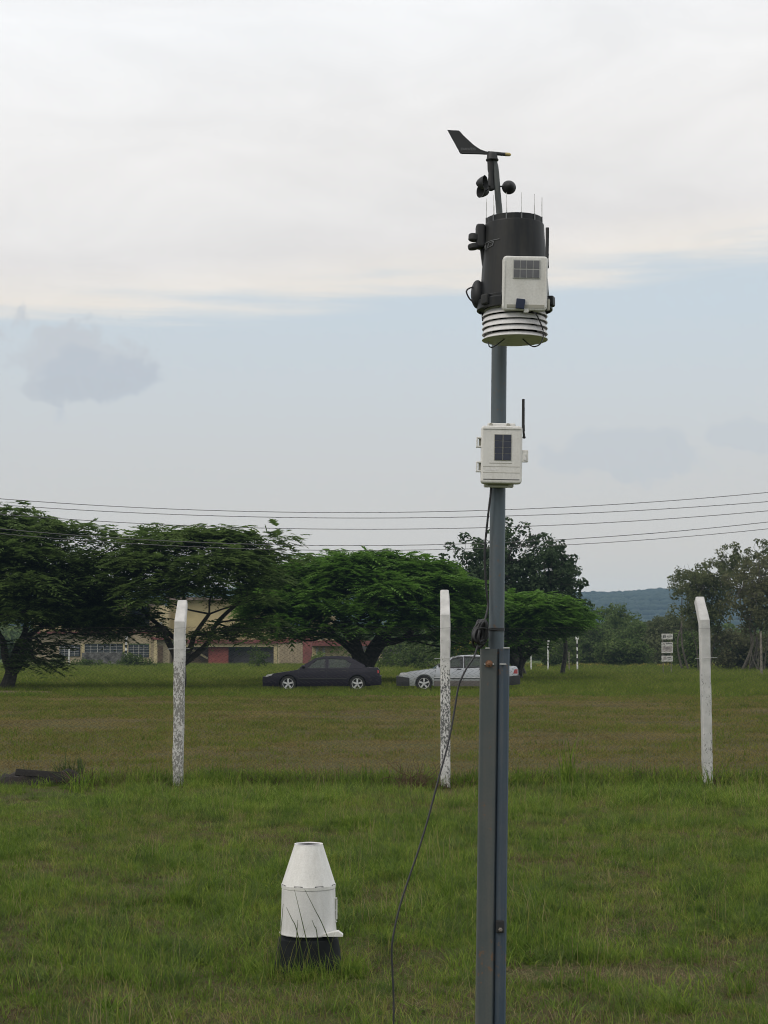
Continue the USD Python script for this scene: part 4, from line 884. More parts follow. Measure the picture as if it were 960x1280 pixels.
def cup(direction, dist, face):
    """conical cup at the end of a spoke; face = direction the open side looks to"""
    d = np.array(direction, float); d /= np.linalg.norm(d); fz = np.array(face, float); fz /= np.linalg.norm(fz)
    c = hc + d * dist
    r = .0225
    prof = [(0, -.028), (.006, -.0275), (.013, -.021), (.0195, -.009), (r, .002), (r + .0012, .004), (r - .001, .0035), (.018, -.008), (.011, -.020), (0, -.0255)]
    x = np.cross(fz, [0, 0, 1.]); x /= np.linalg.norm(x); y = np.cross(fz, x)
    return cat(mv(revolve(prof, 28), c, np.stack([x, y, fz], 1)), tube([hc, c - fz * .012], .0026, 8))
for ang_ in (2, 122, 242):
    a = math.radians(ang_)
    d = (math.cos(a), math.sin(a), 0)
    part('cup', cup(d, .058, (-math.sin(a), math.cos(a), 0)), 'matt_black', an, 40)
part('cup_hub', revolve([(0, -.010), (.009, -.010), (.011, -.004), (.009, .006), (0, .006)], 20, hc), 'matt_black', an, 35)

# ------------------------------------------------------------------ transmitter box lower on the mast
TY = MY - pipe_r - .062
tb = thing('transmitter_box', 'white plastic transmitter box with small solar panel and stub antenna halfway up the mast', 'transmitter', P(627, 566, TY))
kt = sc(TY, 566)
tc_ = P(627.2, 568, TY)
RT = ry(math.radians(1.0))
def tpt(px, py, d=0.): return tc_ + RT @ np.array([(px - 627.2) * kt, d, (568 - py) * kt])
def tbox(x0, x1, y0, y1, d0, d1, r=.002): return mv(box(((x0 + x1 - 2 * 627.2) / 2 * kt, (d0 + d1) / 2, (568 * 2 - y0 - y1) / 2 * kt), ((x1 - x0) * kt, d1 - d0, (y1 - y0) * kt), r), tc_, RT)
part('lid', mv(softbox(51.6 * kt, 72.6 * kt, .03, .011, .007), tc_, RT), 'white_plastic', tb, 35)
part('housing', tbox(602.2, 652.2, 532.6, 603.4, .0315, .066, .008), 'white_plastic', tb, 35)
part('lid_brow', mv(prism([(-24 * kt, 31.8 * kt), *[(t * 24 * kt, (34.6 - 2.6 * t * t) * kt) for t in np.linspace(-1, 1, 15)], (24 * kt, 31.8 * kt)][::-1], .006), tc_ + RT @ np.array([0, -.0025, 0]), RT), 'white_plastic', tb, 35)
part('top_tab', tbox(609.6, 645.0, 526.8, 534, .03, .05, .004), 'white_plastic', tb, 35)
for px in (614.0, 635.6):
    part('screw', revolve([(0, 0), (.0065, 0), (.0055, .004), (0, .004)], 14, tpt(px, 529.3, .030), rx(math.pi / 2)), 'grey_strip', tb, 35)
part('bottom_tab', tbox(606, 643.5, 601.5, 608.2, .034, .05, .004), 'white_plastic', tb, 35)
for px in (608.6, 639.0):
    part('screw', revolve([(0, 0), (.0065, 0), (.0055, .004), (0, .004)], 14, tpt(px, 604.8, .034), rx(math.pi / 2)), 'white_plastic', tb, 35)
part('bottom_gap', tbox(611, 637, 603.5, 606.2, .032, .0345, .0005), 'grey_strip', tb, 35)
for y0 in (546, 576.8):
    hg = part('hinge', cat(tbox(595.6, 602.6, y0, y0 + 2.2, .004, .02, .0015), tbox(595.2, 602.6, y0 + 11.4, y0 + 13.4, .004, .02, .0015), tbox(595.4, 597.2, y0 + .5, y0 + 13, .004, .02, .0015)), 'white_plastic', tb, 35)
    part('hinge_pin', tbox(598.6, 601.6, y0 + 2, y0 + 11.6, .012, .018, .001), 'grey_strip', hg, 35)
part('latch', cat(tbox(652.5, 660.6, 561.5, 577, .006, .018, .003), tbox(652.5, 657.5, 566.5, 577, .003, .012, .002)), 'white_plastic', tb, 35)
part('latch_hole', revolve([(0, 0), (.0042, 0), (.0042, .0035), (0, .0035)], 14, tpt(656.2, 573.3, .0035), rx(math.pi / 2)), 'shield_plastic', tb, 35)
spt = part('solar_panel', tbox(617.6, 639.2, 542.6, 575.6, -.0022, .004, .0008), 'grey_strip', tb, 30)
for r in range(4):
    for c in range(2):
        part('cell', tbox(618.3 + c * 10.5, 628.1 + c * 10.5, 543.3 + r * 8.05, 551.0 + r * 8.05, -.003, -.001, .0005), 'solar_cell', spt, 30)
for y in (579.0,): part('moulding_line', tbox(612, 640, y - .35, y + .35, -.0008, .002, .0003), 'grey_strip', tb, 30)
for y in (583.4, 591.0): part('moulding_line', tbox(604, 650, y - .3, y + .3, -.0006, .002, .0003), 'grey_strip', tb, 30)
part('drip_slot', tbox(604.5, 649.5, 598.9, 600.1, -.0007, .002, .0003), 'sign_ink', tb, 30)
part('antenna', cat(tube([tpt(654.4, 496.2, .03), tpt(654.6, 528, .03), tpt(654.9, 537, .03)], [1.75 * kt, 1.9 * kt, 2.0 * kt], 12), tube([tpt(655.0, 536, .03), tpt(655.9, 544.5, .03)], 1.4 * kt, 12), mv(trimesh.creation.icosphere(2, 1.9 * kt), tpt(656.0, 544.6, .03)), tube([tpt(656, 544.6, .03), tpt(650, 545, .035)], 1.1 * kt, 8)), 'matt_black', tb, 40)
part('printed_line', tbox(608, 622, 586.6, 588.0, -.0004, .002, .0002), 'shield_plastic', tb, 30)

# ------------------------------------------------------------------ black cable hanging down the mast
cy = MY - .03
cb0 = thing('cable', 'thin black cable hanging down the mast and curving out to the grass', 'cable', G(492, 5.35))
pts = [P(614.2, 604, MY - .03), P(613.2, 618, MY - .035), P(610.6, 640, MY - .035), P(607.6, 668, cy), P(605.9, 692, cy), P(606.6, 718, cy), P(608.6, 742, cy), P(610, 758, cy), P(606, 776, cy - .02)]
part('upper_cable', tube(spline(pts), .0036, 8), 'cable_black', cb0, True)
pts = [P(597.5, 806, cy - .03), P(592, 822, cy - .05), P(584, 834, cy - .06), P(577.4, 847, cy - .07), P(572.8, 860, cy - .07), P(567.4, 892, cy - .08), P(560, 930, cy - .1), P(547, 978, cy - .13), P(536, 1020, cy - .15), P(524, 1060, cy - .17), P(511, 1098, cy - .19), P(499, 1136, cy - .21), P(491.2, 1172, cy - .23), P(489.6, 1192, cy - .235), P(490.6, 1215, cy - .24), P(492, 1250, cy - .25), P(492, 1285, cy - .26)]
e = G(491, 5.33); pts += [np.array([e[0] - .004, 5.33, .12]), np.array([e[0] + .03, 5.30, .02]), np.array([e[0] + .25, 5.2, .01])]
part('lower_cable', tube(spline(pts), .0031, 8), 'cable_black', cb0, True)
rg = np.random.default_rng(77)
loops = []
cc = P(601, 790.5, cy - .02)
for k in range(26):
    a = np.linspace(0, 2 * math.pi, 26)
    w1, h1 = rg.uniform(.25, 1.1) * 7.8 * sc(MY, 790), rg.uniform(.6, 1.1) * 13.2 * sc(MY, 790)
    ph = rg.uniform(-.25, .2) + .22
    x = w1 * np.cos(a) * (1 - .25 * np.sin(a)); z = h1 * np.sin(a)
    xx_, zz2 = x * math.cos(ph) + z * math.sin(ph), -x * math.sin(ph) + z * math.cos(ph)
    loops.append(tube(np.stack([cc[0] + xx_ + rg.normal(0, .004), cc[1] + rg.normal(0, .012) + .012 * np.cos(a + rg.uniform(0, 6)), cc[2] + zz2 + rg.normal(0, .006)], -1), .0042, 7, False))
ci = thing('cable_coil', 'bundled coil of black cable tied to the mast above the channels', 'cable coil', cc)
for l_ in loops: part('loop', l_, 'cable_black', ci, True)
part('tie', tube(spline([P(596, 786, cy - .05), P(604, 785, cy - .06), P(612, 786.6, cy - .02), P(620, 787, MY - pipe_r - .004)]), .0022, 6), 'matt_black', ci, True)

# ------------------------------------------------------------------ rain gauge on the lawn
GY = GAUGE[1]
rgx, kg = P(385.5, 1165, GY)[0], sc(GY, 1130)
def gz(y): return P(480, y, GY)[2]
ga = thing('rain_gauge', 'white conical rain gauge on a black base standing in the grass', 'rain gauge', (rgx, GY, 0))
def gl(prof, n=64, dx=0): return revolve([(r * kg, gz(y)) for r, y in prof], n, (rgx + dx * kg, GY, 0))
part('cone', gl([(32.8, 1109.5), (33.9, 1109), (34.2, 1105.2), (33.2, 1103.6), (18.4, 1057.6), (17.8, 1055.6), (16.6, 1055.2), (16.4, 1058), (28, 1098), (31, 1105)]), 'white_plastic', ga, 30)
part('rim', gl([(17.7, 1056.6), (17.9, 1054.4), (16.6, 1054.2), (16.2, 1055.2), (15.6, 1055.8)]), 'shield_plastic', ga, 30)
part('funnel', gl([(15.5, 1055.6), (15.1, 1056.4), (3, 1072), (0, 1072)]), 'matt_black', ga, 30)
part('cylinder', gl([(30, 1165.6), (35.6, 1166.2), (36.0, 1165.2), (35.2, 1163.4), (34.6, 1158), (33.4, 1110.5), (32.7, 1109.5), (20, 1109.4)]), 'white_plastic_dirty', ga, 30)
for k in range(8):
    a = math.radians(-90 + 22.5 - 45 * 2 + k * 45 + 3)
    part('vent_slot', mv(box((0, 0, 0), (.0022, 11.5 * kg, 1.5 * kg), .0008), (rgx + 33.6 * kg * math.cos(a), GY + 33.6 * kg * math.sin(a), gz(1104.6)), rz(a)), 'sign_ink', ga, 30)
part('base', gl([(44, 1216), (43, 1212), (37.4, 1172), (36.2, 1171), (33, 1170.6), (33, 1164), (0, 1164)]), 'base_black', ga, 30)
a = math.radians(-38)
part('side_bracket', cat(box((rgx + 35.4 * kg, GY - .02, gz(1136)), (.006, .02, 24 * kg), .002), box((rgx + 34.2 * kg, GY - .02, gz(1122)), (.014, .014, .006), .002), box((rgx + 34.2 * kg, GY - .02, gz(1137)), (.014, .014, .006), .002), box((rgx + 34.2 * kg, GY - .02, gz(1151)), (.014, .014, .006), .002)), 'white_plastic', ga, 30)
part('foot_tab', mv(prism([(-.045, .0), (.052, .0), (.052, .008), (.028, .026), (-.045, .012)], .05), (rgx + 31 * kg, GY - .13, gz(1165.5))), 'white_plastic', ga, 30)
rg = np.random.default_rng(88)
sv = []
for (xa, ya, xb, yb) in ((368, 1112, 381, 1166), (381, 1112, 405, 1160), (358, 1134, 371, 1163), (354, 1130, 351, 1165), (390, 1150, 396, 1166), (372, 1150, 371, 1168)):
    A, B = P(xa, ya, GY - .165), P(xb, yb, GY - .16); base = B + (B - A) * .9; base[2] = 0; base[1] -= .02
    sv.append(tube(spline([base, B, (A + B) / 2 + [0, .004, 0], A], 5), np.linspace(.0030, .0009, 16), 4))
for s_, lab in zip(sv, ('long stem crossing the middle of the white gauge cylinder', 'longest stem slanting to the lower right across the gauge cylinder', 'short stem slanting across the left half of the gauge cylinder', 'upright stem along the left edge of the gauge cylinder', 'short stem low down right of the gauge centre line', 'short upright stem low down left of the gauge centre line')):
    part('grass_stem', s_, 'leaf_scrub', smooth=True, label='dark ' + lab, cat='grass stem', group='grass stems before the rain gauge')

# ------------------------------------------------------------------ power lines
WY = 52.0
for k, (lab, pts) in enumerate([('topmost of the five power lines crossing the lower sky', ((20, 625), (480, 640.5), (960, 615.5))), ('second power line from the top', ((0, 631), (480, 647.5), (960, 627))), ('middle one of the five power lines', ((100, 650), (480, 661.5), (960, 638.5))),
      ('second power line from the bottom', ((0, 661), (440, 682), (960, 652.5))), ('lowest of the five power lines touching the tree tops', ((0, 667), (440, 688), (960, 661)))]):
    Yk = WY + (k % 3) * .45
    q_ = np.array([P(x, y, Yk) for x, y in pts]); co = np.polyfit(q_[:, 0], q_[:, 2], 2)
    xs = np.linspace(-26, 26, 60)
    part('power_line', tube(np.stack([xs, np.full(60, Yk), np.polyval(co, xs)], -1), .0105 if k != 4 else .0095, 5), 'power_wire', smooth=True, label=lab, cat='power line', group='power lines across the field')

# ------------------------------------------------------------------ cars
def car(name, label, px, Y, body_mat, prof, cabin, wheels, wheel_r, win, belt, L_, low_trim=None, dark_bumper=False, hw=.84):
    """a saloon facing left. prof: side outline (x from the nose, z); cabin: glasshouse outline; win: side window outlines"""
    near = G(px, Y)
    gzc = float(ground_z(near[0] + 2, Y)) - .03
    o = np.array([near[0], Y + hw, gzc])
    t = thing(name, label, 'car', o + [L_ / 2, 0, 0], 'cars parked in the grass')
    def half(x, z):
        """half width of the body there: rounded nose and tail, tuck-under below, slight lean inwards above the belt"""
        e = np.clip(np.minimum(x, L_ - x) / .75, 0, 1); plan = hw * (.80 + .20 * np.sqrt(1 - (1 - e) ** 2))
        lo = np.clip((.42 - z) / .3, 0, 1); up = np.clip((z - .60) / .35, 0, 1.6)
        return plan * (1 - .06 * lo ** 1.5 - .045 * np.minimum(up, 1) ** 2) - np.clip(z - belt, 0, 1) * .40
    def slab(poly, inset=0., refine=.11):
        m = Manifold.extrude(CrossSection([np.array(poly, float)]), 2.0).translate((0, 0, -1.0)).refine_to_length(refine)
        mm = m.to_mesh(); v = np.array(mm.vert_properties[:, :3], float)
        w = np.stack([v[:, 0], v[:, 2] * (half(v[:, 0], v[:, 1]) - inset), v[:, 1]], -1)     # (x, y, z)
        return Manifold(m3.Mesh(vert_properties=w.astype(np.float32), tri_verts=np.ascontiguousarray(np.asarray(mm.tri_verts)[:, ::-1]).astype(np.uint32)))
    def fix(m): return m if m.volume() > 0 else m
    def ccw(p):
        p = np.array(p, float); return p if Polygon(p).exterior.is_ccw else p[::-1]
    smooth_prof = np.array(Polygon(prof).buffer(-.05, quad_segs=4).buffer(.05, quad_segs=4).exterior.coords)[:-1]
    body = slab(ccw(smooth_prof))
    cab_poly = Polygon(cabin).buffer(-.06, quad_segs=4).buffer(.06, quad_segs=4)
    shell = slab(ccw(np.array(cab_poly.exterior.coords)[:-1]))
    cav = np.array(Polygon(cabin).buffer(-.045).exterior.coords)[:-1]; cav[:, 1] = np.where(cav[:, 1] < belt + .02, belt - .22, cav[:, 1])
    inner = slab(ccw(cav), .05)
    shell = shell + body
    shell = shell - inner
    for w in win:
        shell = shell - Manifold.extrude(CrossSection([ccw(np.array(Polygon(w).buffer(-.001).exterior.coords)[:-1])]), 4).translate((0, 0, -2)).rotate((90, 0, 0))
    # windscreen and rear window: cut along the car
    c = np.array(cabin)
    ws0, ws1, rf, rw = c[0], c[1], c[-2], c[-1]
    for (b0, b1, s) in ((ws0, ws1, 1), (rw, rf, -1)):
        wb, wt = half(b0[0] + .3 * s, b0[1]) - .10, half(b1[0], b1[1]) - .09
        z0, z1 = b0[1] + .05, b1[1] - .045
        pr = Manifold.extrude(CrossSection([np.array([(-wb, z0), (wb, z0), (wt, z1), (-wt, z1)])]), abs(b1[0] - b0[0]) + .1)      # (y, z, along)
        mm = pr.to_mesh(); v = np.array(mm.vert_properties[:, :3], float)
        x = v[:, 2] + min(b0[0], b1[0]) - (.08 if s > 0 else .02)
        cut = Manifold(m3.Mesh(vert_properties=np.stack([x, v[:, 0], v[:, 1]], -1).astype(np.float32), tri_verts=np.asarray(mm.tri_verts).astype(np.uint32)))
        shell = shell - cut
        d = np.array([b1[0] - b0[0], 0, b1[1] - b0[1]]); n_ = np.array([-d[2], 0, d[0]]) / np.linalg.norm(d) * s
        f0, f1 = (z0 - b0[1] - .01) / d[2], (z1 - b0[1] + .01) / d[2]
        q = [np.array([b0[0], 0, b0[1]]) + d * f - n_ * .012 + np.array([0, y, 0]) for f, y in ((f0, -wb - .02), (f0, wb + .02), (f1, wt + .02), (f1, -wt - .02))]
        gl_ = Manifold.hull_points(np.array(q + [a - n_ * .006 for a in q]))
        part('windscreen' if s > 0 else 'rear_window', mv(gl_, o), 'car_glass', t, False)
    for wx in wheels:
        arch = Manifold.cylinder(.42, wheel_r + .045, wheel_r + .045, 40).rotate((90, 0, 0))
        shell = shell - arch.translate((wx, -hw + .32, wheel_r)) - arch.translate((wx, hw + .10, wheel_r))
    part('body', mv(shell, o), body_mat, t, 32)
    for w in win:
        pw = np.array(Polygon(w).buffer(.008).exterior.coords)[:-1]
        for s in (-1, 1):
            m = trimesh.creation.extrude_polygon(Polygon(pw), .005, engine='earcut'); v, f = arr(m)
            y = s * (half(v[:, 0], v[:, 1]) - .022) - v[:, 2] * s
            part('side_window', mv(trimesh.Trimesh(np.stack([v[:, 0], y, v[:, 1]], -1), f, process=False), o), 'car_glass', t, False)
    def patch(poly, mat, nm, out=.004, thick=.012, sides=(-1, 1), par=None):
        """a thin piece lying on the flank"""
        for s in sides:
            m = trimesh.creation.extrude_polygon(poly if hasattr(poly, 'exterior') else Polygon(poly), thick, engine='earcut'); m = trimesh.Trimesh(*trimesh.remesh.subdivide_to_size(m.vertices, m.faces, .2), process=False)
            v = np.array(m.vertices); y = s * (half(v[:, 0], v[:, 1]) + out - v[:, 2])
            part(nm, mv(trimesh.Trimesh(np.stack([v[:, 0], y, v[:, 1]], -1), m.faces, process=False), o), mat, par or t, 30)
    def rect(x0, x1, z0, z1): return [(x0, z0), (x1, z0), (x1, z1), (x0, z1)]
    # wheels
    for wx in wheels:
        for s in (-1, 1):
            cy_ = s * (hw - .125)
            R = rx(math.pi / 2 * (1 if s < 0 else -1))
            wt_ = mv(revolve([(.19, -.09), (wheel_r - .03, -.095), (wheel_r - .008, -.075), (wheel_r, -.04), (wheel_r, .04), (wheel_r - .008, .075), (wheel_r - .03, .095), (.205, .088), (.205, -.05), (.19, -.09)], 36), o + [wx, cy_, wheel_r], R)
            wpath = part('wheel', wt_, 'tyre', t, 35)
            part('rim_back', mv(revolve([(0, .02), (.20, .02), (.20, .0), (0, 0)], 28), o + [wx, cy_, wheel_r], R), 'hub_dark', wpath, 30)
            sp_ = []
            for k in range(5):
                a = 2 * math.pi * k / 5 + .3
                m = trimesh.creation.extrude_polygon(Polygon([(.035, -.030), (.20, -.036), (.20, .036), (.035, .030)]), .03, engine='earcut')
                sp_.append(mv(m, (0, 0, .05), rz(a)))
            sp_ += [revolve([(0, .06), (.055, .06), (.05, .088), (0, .092)], 20), revolve([(.19, .04), (.212, .04), (.212, .09), (.203, .09), (.19, .06)], 32)]
            part('rim', mv(cat(*sp_), o + [wx, cy_, wheel_r], R), 'alloy', wpath, 30)
    # lamps, seams, handles, mirrors, trim
    zl = prof_lamp[name + px.__str__()]
    patch(zl[0], 'lamp_clear', 'headlight', .006, .03); patch(zl[1], 'tail_red', 'tail_light', .006, .03)
    for xs_ in zl[2]:
        patch([(xs_[0], .30), (xs_[0] + .012, .30), (xs_[1] + .012, belt), (xs_[1], belt)], 'matt_black', 'door_seam', .0015, .004)
    for hx_ in zl[3]: patch(rect(hx_, hx_ + .17, belt - .10, belt - .065), 'car_trim' , 'door_handle', .014, .02)
    part('wing_mirror', mv(box((zl[4], -hw + .02, belt + .07), (.12, .17, .11), .03), o), body_mat if not dark_bumper else 'car_trim', t, 40)
    part('wing_mirror', mv(box((zl[4], hw - .02, belt + .07), (.12, .17, .11), .03), o), body_mat if not dark_bumper else 'car_trim', t, 40)
    for w in win: patch(list(Polygon(w).buffer(.022).exterior.coords)[:-1] if False else rect(w[0][0], w[1][0], belt - .006, belt + .012), 'car_trim', 'window_trim', .003, .01)
    if dark_bumper:
        for w in win:
            ringp = Polygon(w).buffer(.05).difference(Polygon(w).buffer(-.004))
            patch(ringp, 'car_trim', 'window_frame', .004, .01)
    bm = 'car_trim' if dark_bumper else body_mat
    for (x0, x1) in ((-.04, .40), (L_ - .42, L_ + .03)):
        m = slab(ccw(np.array(Polygon([(x0, .24), (x1, .24), (x1, .50), (x0, .56)] if x0 < 1 else [(x0, .26), (x1, .30), (x1, .60), (x0, .55)]).buffer(.03).exterior.coords)[:-1]), -.012)
        for wx in wheels: m = m - Manifold.cylinder(3, wheel_r + .045, wheel_r + .045, 40).rotate((90, 0, 0)).translate((wx, 1.5, wheel_r))
        part('bumper', mv(m, o), bm, t, 35)
    if low_trim:
        x0, x1 = wheels[0] + wheel_r + .07, wheels[1] - wheel_r - .07
        patch(rect(x0, x1, .20, .42), low_trim, 'side_skirt', .006, .02); patch(rect(x0, x1, .485, .515), 'car_trim', 'side_moulding', .016, .02); patch(rect(x0, x1, .516, .535), 'alloy', 'side_moulding', .014, .02)
    else:
        patch(rect(wheels[0] + wheel_r + .09, wheels[1] - wheel_r - .09, .49, .53), 'car_trim', 'side_moulding', .012, .02)
    # the seats one sees through the glass
    for sx, r in ((cabin[1][0] + .35, 1), (cabin[1][0] + 1.25, 2)):
        for sy in (-.36, .36):
            st = part('seat', mv(cat(box((sx, sy, belt + .0), (.14, .48, .62), .05, ry(.15))), o), 'seat_cloth', t, 40)
            part('headrest', mv(box((sx + .06, sy, belt + .40), (.09, .26, .15), .03), o), 'seat_cloth', st, 40)
    part('steering_wheel', mv(cat(tube(np.stack([np.cos(np.linspace(0, 6.2832, 20)) * 0, np.cos(np.linspace(0, 6.2832, 20)) * .18, np.sin(np.linspace(0, 6.2832, 20)) * .18], -1), .016, 6, False)), o + [cabin[0][0] + .55, .36, belt + .06], ry(.45)), 'car_trim', t, 40)
    return t
prof_lamp = {
  'parked_car330': [[(.03, .56), (.30, .64), (.34, .70), (.10, .66)], [(4.41, .72), (4.47, .73), (4.46, .84), (4.40, .84)], [(1.30, 1.34), (2.42, 2.42), (3.28, 3.22)], [2.18, 3.02], 1.52],
  'parked_car498': [[(.03, .60), (.34, .64), (.36, .72), (.10, .70)], [(4.48, .69), (4.66, .69), (4.66, .86), (4.54, .86)], [(1.40, 1.44), (2.52, 2.52), (3.40, 3.34)], [2.28, 3.14], 1.62]}
CY = 65.6
car('parked_car', 'dark blue black saloon car parked in the grass under the flame tree', 330, CY, 'car_dark',
    [(.0, .30), (-.02, .50), (.06, .62), (.45, .72), (1.0, .80), (1.30, .86), (2.6, .90), (4.0, .95), (4.42, .93), (4.49, .84), (4.50, .50), (4.44, .30), (4.1, .22), (.5, .20)],
    [(1.20, .84), (1.98, 1.30), (2.35, 1.375), (2.9, 1.385), (3.30, 1.345), (4.10, .93)],
    (.93, 3.62), .31, [[(1.66, .92), (2.38, .92), (2.38, 1.285), (2.06, 1.265)], [(2.50, .92), (3.30, .945), (3.40, 1.09), (3.12, 1.265), (2.50, 1.29)]], .91, 4.5)
car('parked_car', 'silver saloon car with dark bumpers parked behind the mast', 498, CY + .2, 'car_silver',
    [(.0, .32), (-.02, .52), (.05, .64), (.50, .76), (1.1, .84), (1.42, .88), (2.7, .92), (4.1, .97), (4.60, .98), (4.68, .88), (4.70, .52), (4.64, .32), (4.3, .24), (.5, .22)],
    [(1.30, .86), (2.15, 1.34), (2.50, 1.41), (3.1, 1.42), (3.55, 1.38), (4.30, .95)],
    (1.0, 3.70), .31, [[(1.80, .95), (2.48, .95), (2.48, 1.31), (2.20, 1.30)], [(2.60, .95), (3.42, .975), (3.56, 1.10), (3.34, 1.30), (2.60, 1.32)]], .94, 4.7, low_trim='car_skirt', dark_bumper=True)

# ------------------------------------------------------------------ school building behind the left trees
BY = 186.0
def bz(y): return P(480, y, BY)[2]
def bxx(px): return P(px, 812, BY)[0]
bd = thing('school_building', 'long cream two storey building with red brown roof edges behind the left trees', 'building', (bxx(270), BY + 4, 0))
def wall(name, x0, x1, y0, y1, front, depth, mat, par=None, lab=None):
    """a block seen between pixel columns and rows; front = metres behind the building line"""
    a, b = P(x0, 812, BY + front)[0], P(x1, 812, BY + front)[0]
    z1, z0 = P(480, y0, BY + front)[2], max(P(480, y1, BY + front)[2], -.2)
    return part(name, box(((a + b) / 2, BY + front + depth / 2, (z0 + z1) / 2), (b - a, depth, z1 - z0)), mat, par or bd, False, label=lab)
# left wing, ground floor with louvre windows
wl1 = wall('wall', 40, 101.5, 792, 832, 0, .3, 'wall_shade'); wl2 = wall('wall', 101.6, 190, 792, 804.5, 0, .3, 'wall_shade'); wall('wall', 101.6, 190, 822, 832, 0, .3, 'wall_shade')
wall('pier', 101.6, 105.4, 804.6, 821.9, -.02, .32, 'wall_cream'); wall('pier', 153.6, 160, 804.6, 821.9, -.02, .32, 'wall_cream'); wall('pier', 186.6, 190, 804.6, 821.9, -.02, .32, 'wall_cream')
wall('floor_slab', 38, 158, 789.4, 791.9, -.7, 1.6, 'fascia_red'); wall('upper_wall', 40, 158, 757, 789.3, .2, .3, 'wall_ochre'); wall('floor_slab', 158, 190, 789.4, 791.9, .1, 1., 'fascia_red')
wall('recess_wall', 158, 188, 757, 789.3, 1.2, .3, 'wall_shade'); wall('roof', 36, 192, 753, 757, -.9, 9, 'roof_sheet')
def windows(x0, x1, y0, y1, n, front, rows=5):
    fr = None
    for k in range(n):
        a, b = x0 + (x1 - x0) * k / n, x0 + (x1 - x0) * (k + 1) / n
        f = wall('window', a + .5, b - .5, y0, y1, front + .18, .05, 'louvre_glass')
        for r in range(1, rows):
            yy_ = y0 + (y1 - y0) * r / rows
            wall('louvre', a + .5, b - .5, yy_ - .16, yy_ + .16, front + .12, .05, 'frame_white', f)
        wall('frame', a - .15, a + .5, y0, y1, front + .10, .1, 'frame_white', f)
        m_ = (a + b) / 2; wall('frame', m_ - .18, m_ + .18, y0, y1, front + .11, .06, 'frame_white', f)
windows(105.6, 153.4, 805, 821.8, 3, 0); windows(160.2, 186.4, 806, 821.8, 2, 0)
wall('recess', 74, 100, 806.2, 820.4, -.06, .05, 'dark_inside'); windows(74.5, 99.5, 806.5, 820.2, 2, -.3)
# upper windows glimpsed through the leaves
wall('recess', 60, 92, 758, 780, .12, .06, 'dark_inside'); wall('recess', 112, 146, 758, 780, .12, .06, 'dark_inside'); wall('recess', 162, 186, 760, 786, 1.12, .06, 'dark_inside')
# stair tower
wall('tower_wall', 188.2, 210, 757, 796.6, -.8, 3, 'wall_cream'); wall('pilaster', 187.2, 189.6, 757, 797, -.95, .3, 'brown_door'); wall('window', 197.5, 202.4, 778, 794, -.86, .05, 'frame_white')
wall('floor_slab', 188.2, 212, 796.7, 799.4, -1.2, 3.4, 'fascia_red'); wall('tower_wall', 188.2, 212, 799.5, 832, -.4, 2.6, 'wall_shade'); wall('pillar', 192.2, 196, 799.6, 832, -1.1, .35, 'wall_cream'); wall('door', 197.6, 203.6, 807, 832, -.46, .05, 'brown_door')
# right wing: upper floor set back, car port below
wall('upper_wall', 210, 360, 750, 800.2, 1.2, .3, 'wall_ochre'); wall('roof', 206, 366, 746.5, 750, .2, 9, 'roof_sheet')
wall('window', 352, 358.5, 770, 796, 1.1, .06, 'frame_white')
wall('fascia', 230, 346.5, 799.4, 804.2, -1.2, 3, 'fascia_red'); wall('beam', 230, 346.5, 804.3, 808.6, -.9, .4, 'wall_cream'); wall('pillar', 342.2, 346.6, 808.7, 831, -.9, .4, 'wall_cream')
wall('back_wall', 212, 262, 806, 832, 1.6, .2, 'brown_door'); wall('red_wall', 260.6, 285.5, 808.7, 831, -.3, .2, 'wall_red'); wall('shutter', 285.6, 342, 809, 831, .9, .1, 'shutter_grey'); wall('pier', 229, 232, 808.7, 832, -.9, .4, 'wall_shade')
a_, b_ = P(236, 812, BY + .2), P(259, 812, BY + .2)
part('stair', mv(prism([(a_[0], bz(811)), (a_[0], bz(808.9)), (b_[0], bz(821.5)), (b_[0], bz(824))][::-1], 1.0), (0, BY + .2, 0)), 'wall_cream', bd, False)
# the gabled bay that comes forward, with ribbed cladding
def quad_block(pts, depth, mat, nm, par=None):
    """pts: (pixel x, pixel y, metres behind the building line)"""
    p_ = np.array([P(x, y, BY + f) for x, y, f in pts]); n_ = np.cross(p_[1] - p_[0], p_[3] - p_[0]); n_ /= np.linalg.norm(n_)
    if n_[1] < 0: n_ = -n_
    return part(nm, Manifold.hull_points(np.vstack([p_, p_ + n_ * depth])), mat, par or bd, False)
quad_block([(346.6, 799.6, -1.2), (388, 792.0, -7), (388, 800.2, -7), (346.6, 804.6, -1.2)], .3, 'fascia_red', 'fascia')
for k in range(9):
    t0, t1 = k / 9, (k + .93) / 9
    xx0, xx1 = 349.4 + 29 * t0, 349.4 + 29 * t1; f0, f1 = -1.4 - 4.4 * t0, -1.4 - 4.4 * t1
    quad_block([(xx0, 806.2 - .8 * t0, f0), (xx1, 806.2 - .8 * t1, f1), (xx1, 831, f1), (xx0, 831, f0)], .08, 'panel_brown', 'cladding_panel')
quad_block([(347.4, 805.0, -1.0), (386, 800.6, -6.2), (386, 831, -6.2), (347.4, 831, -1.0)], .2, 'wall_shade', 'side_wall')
quad_block([(378.6, 797, -6.6), (388.2, 796, -7.0), (388.2, 831.5, -7.0), (378.6, 831.5, -6.6)], .35, 'fascia_red', 'red_pier')
wall('fascia', 388.4, 498, 800.6, 807.4, -2, 3, 'fascia_red'); wall('wall', 388.4, 440, 807.5, 831, -.6, .3, 'wall_cream'); wall('upper_wall', 388.4, 420, 770, 800.5, .5, .3, 'wall_cream'); wall('window', 401.5, 404.6, 786, 799.6, .4, .08, 'frame_white')
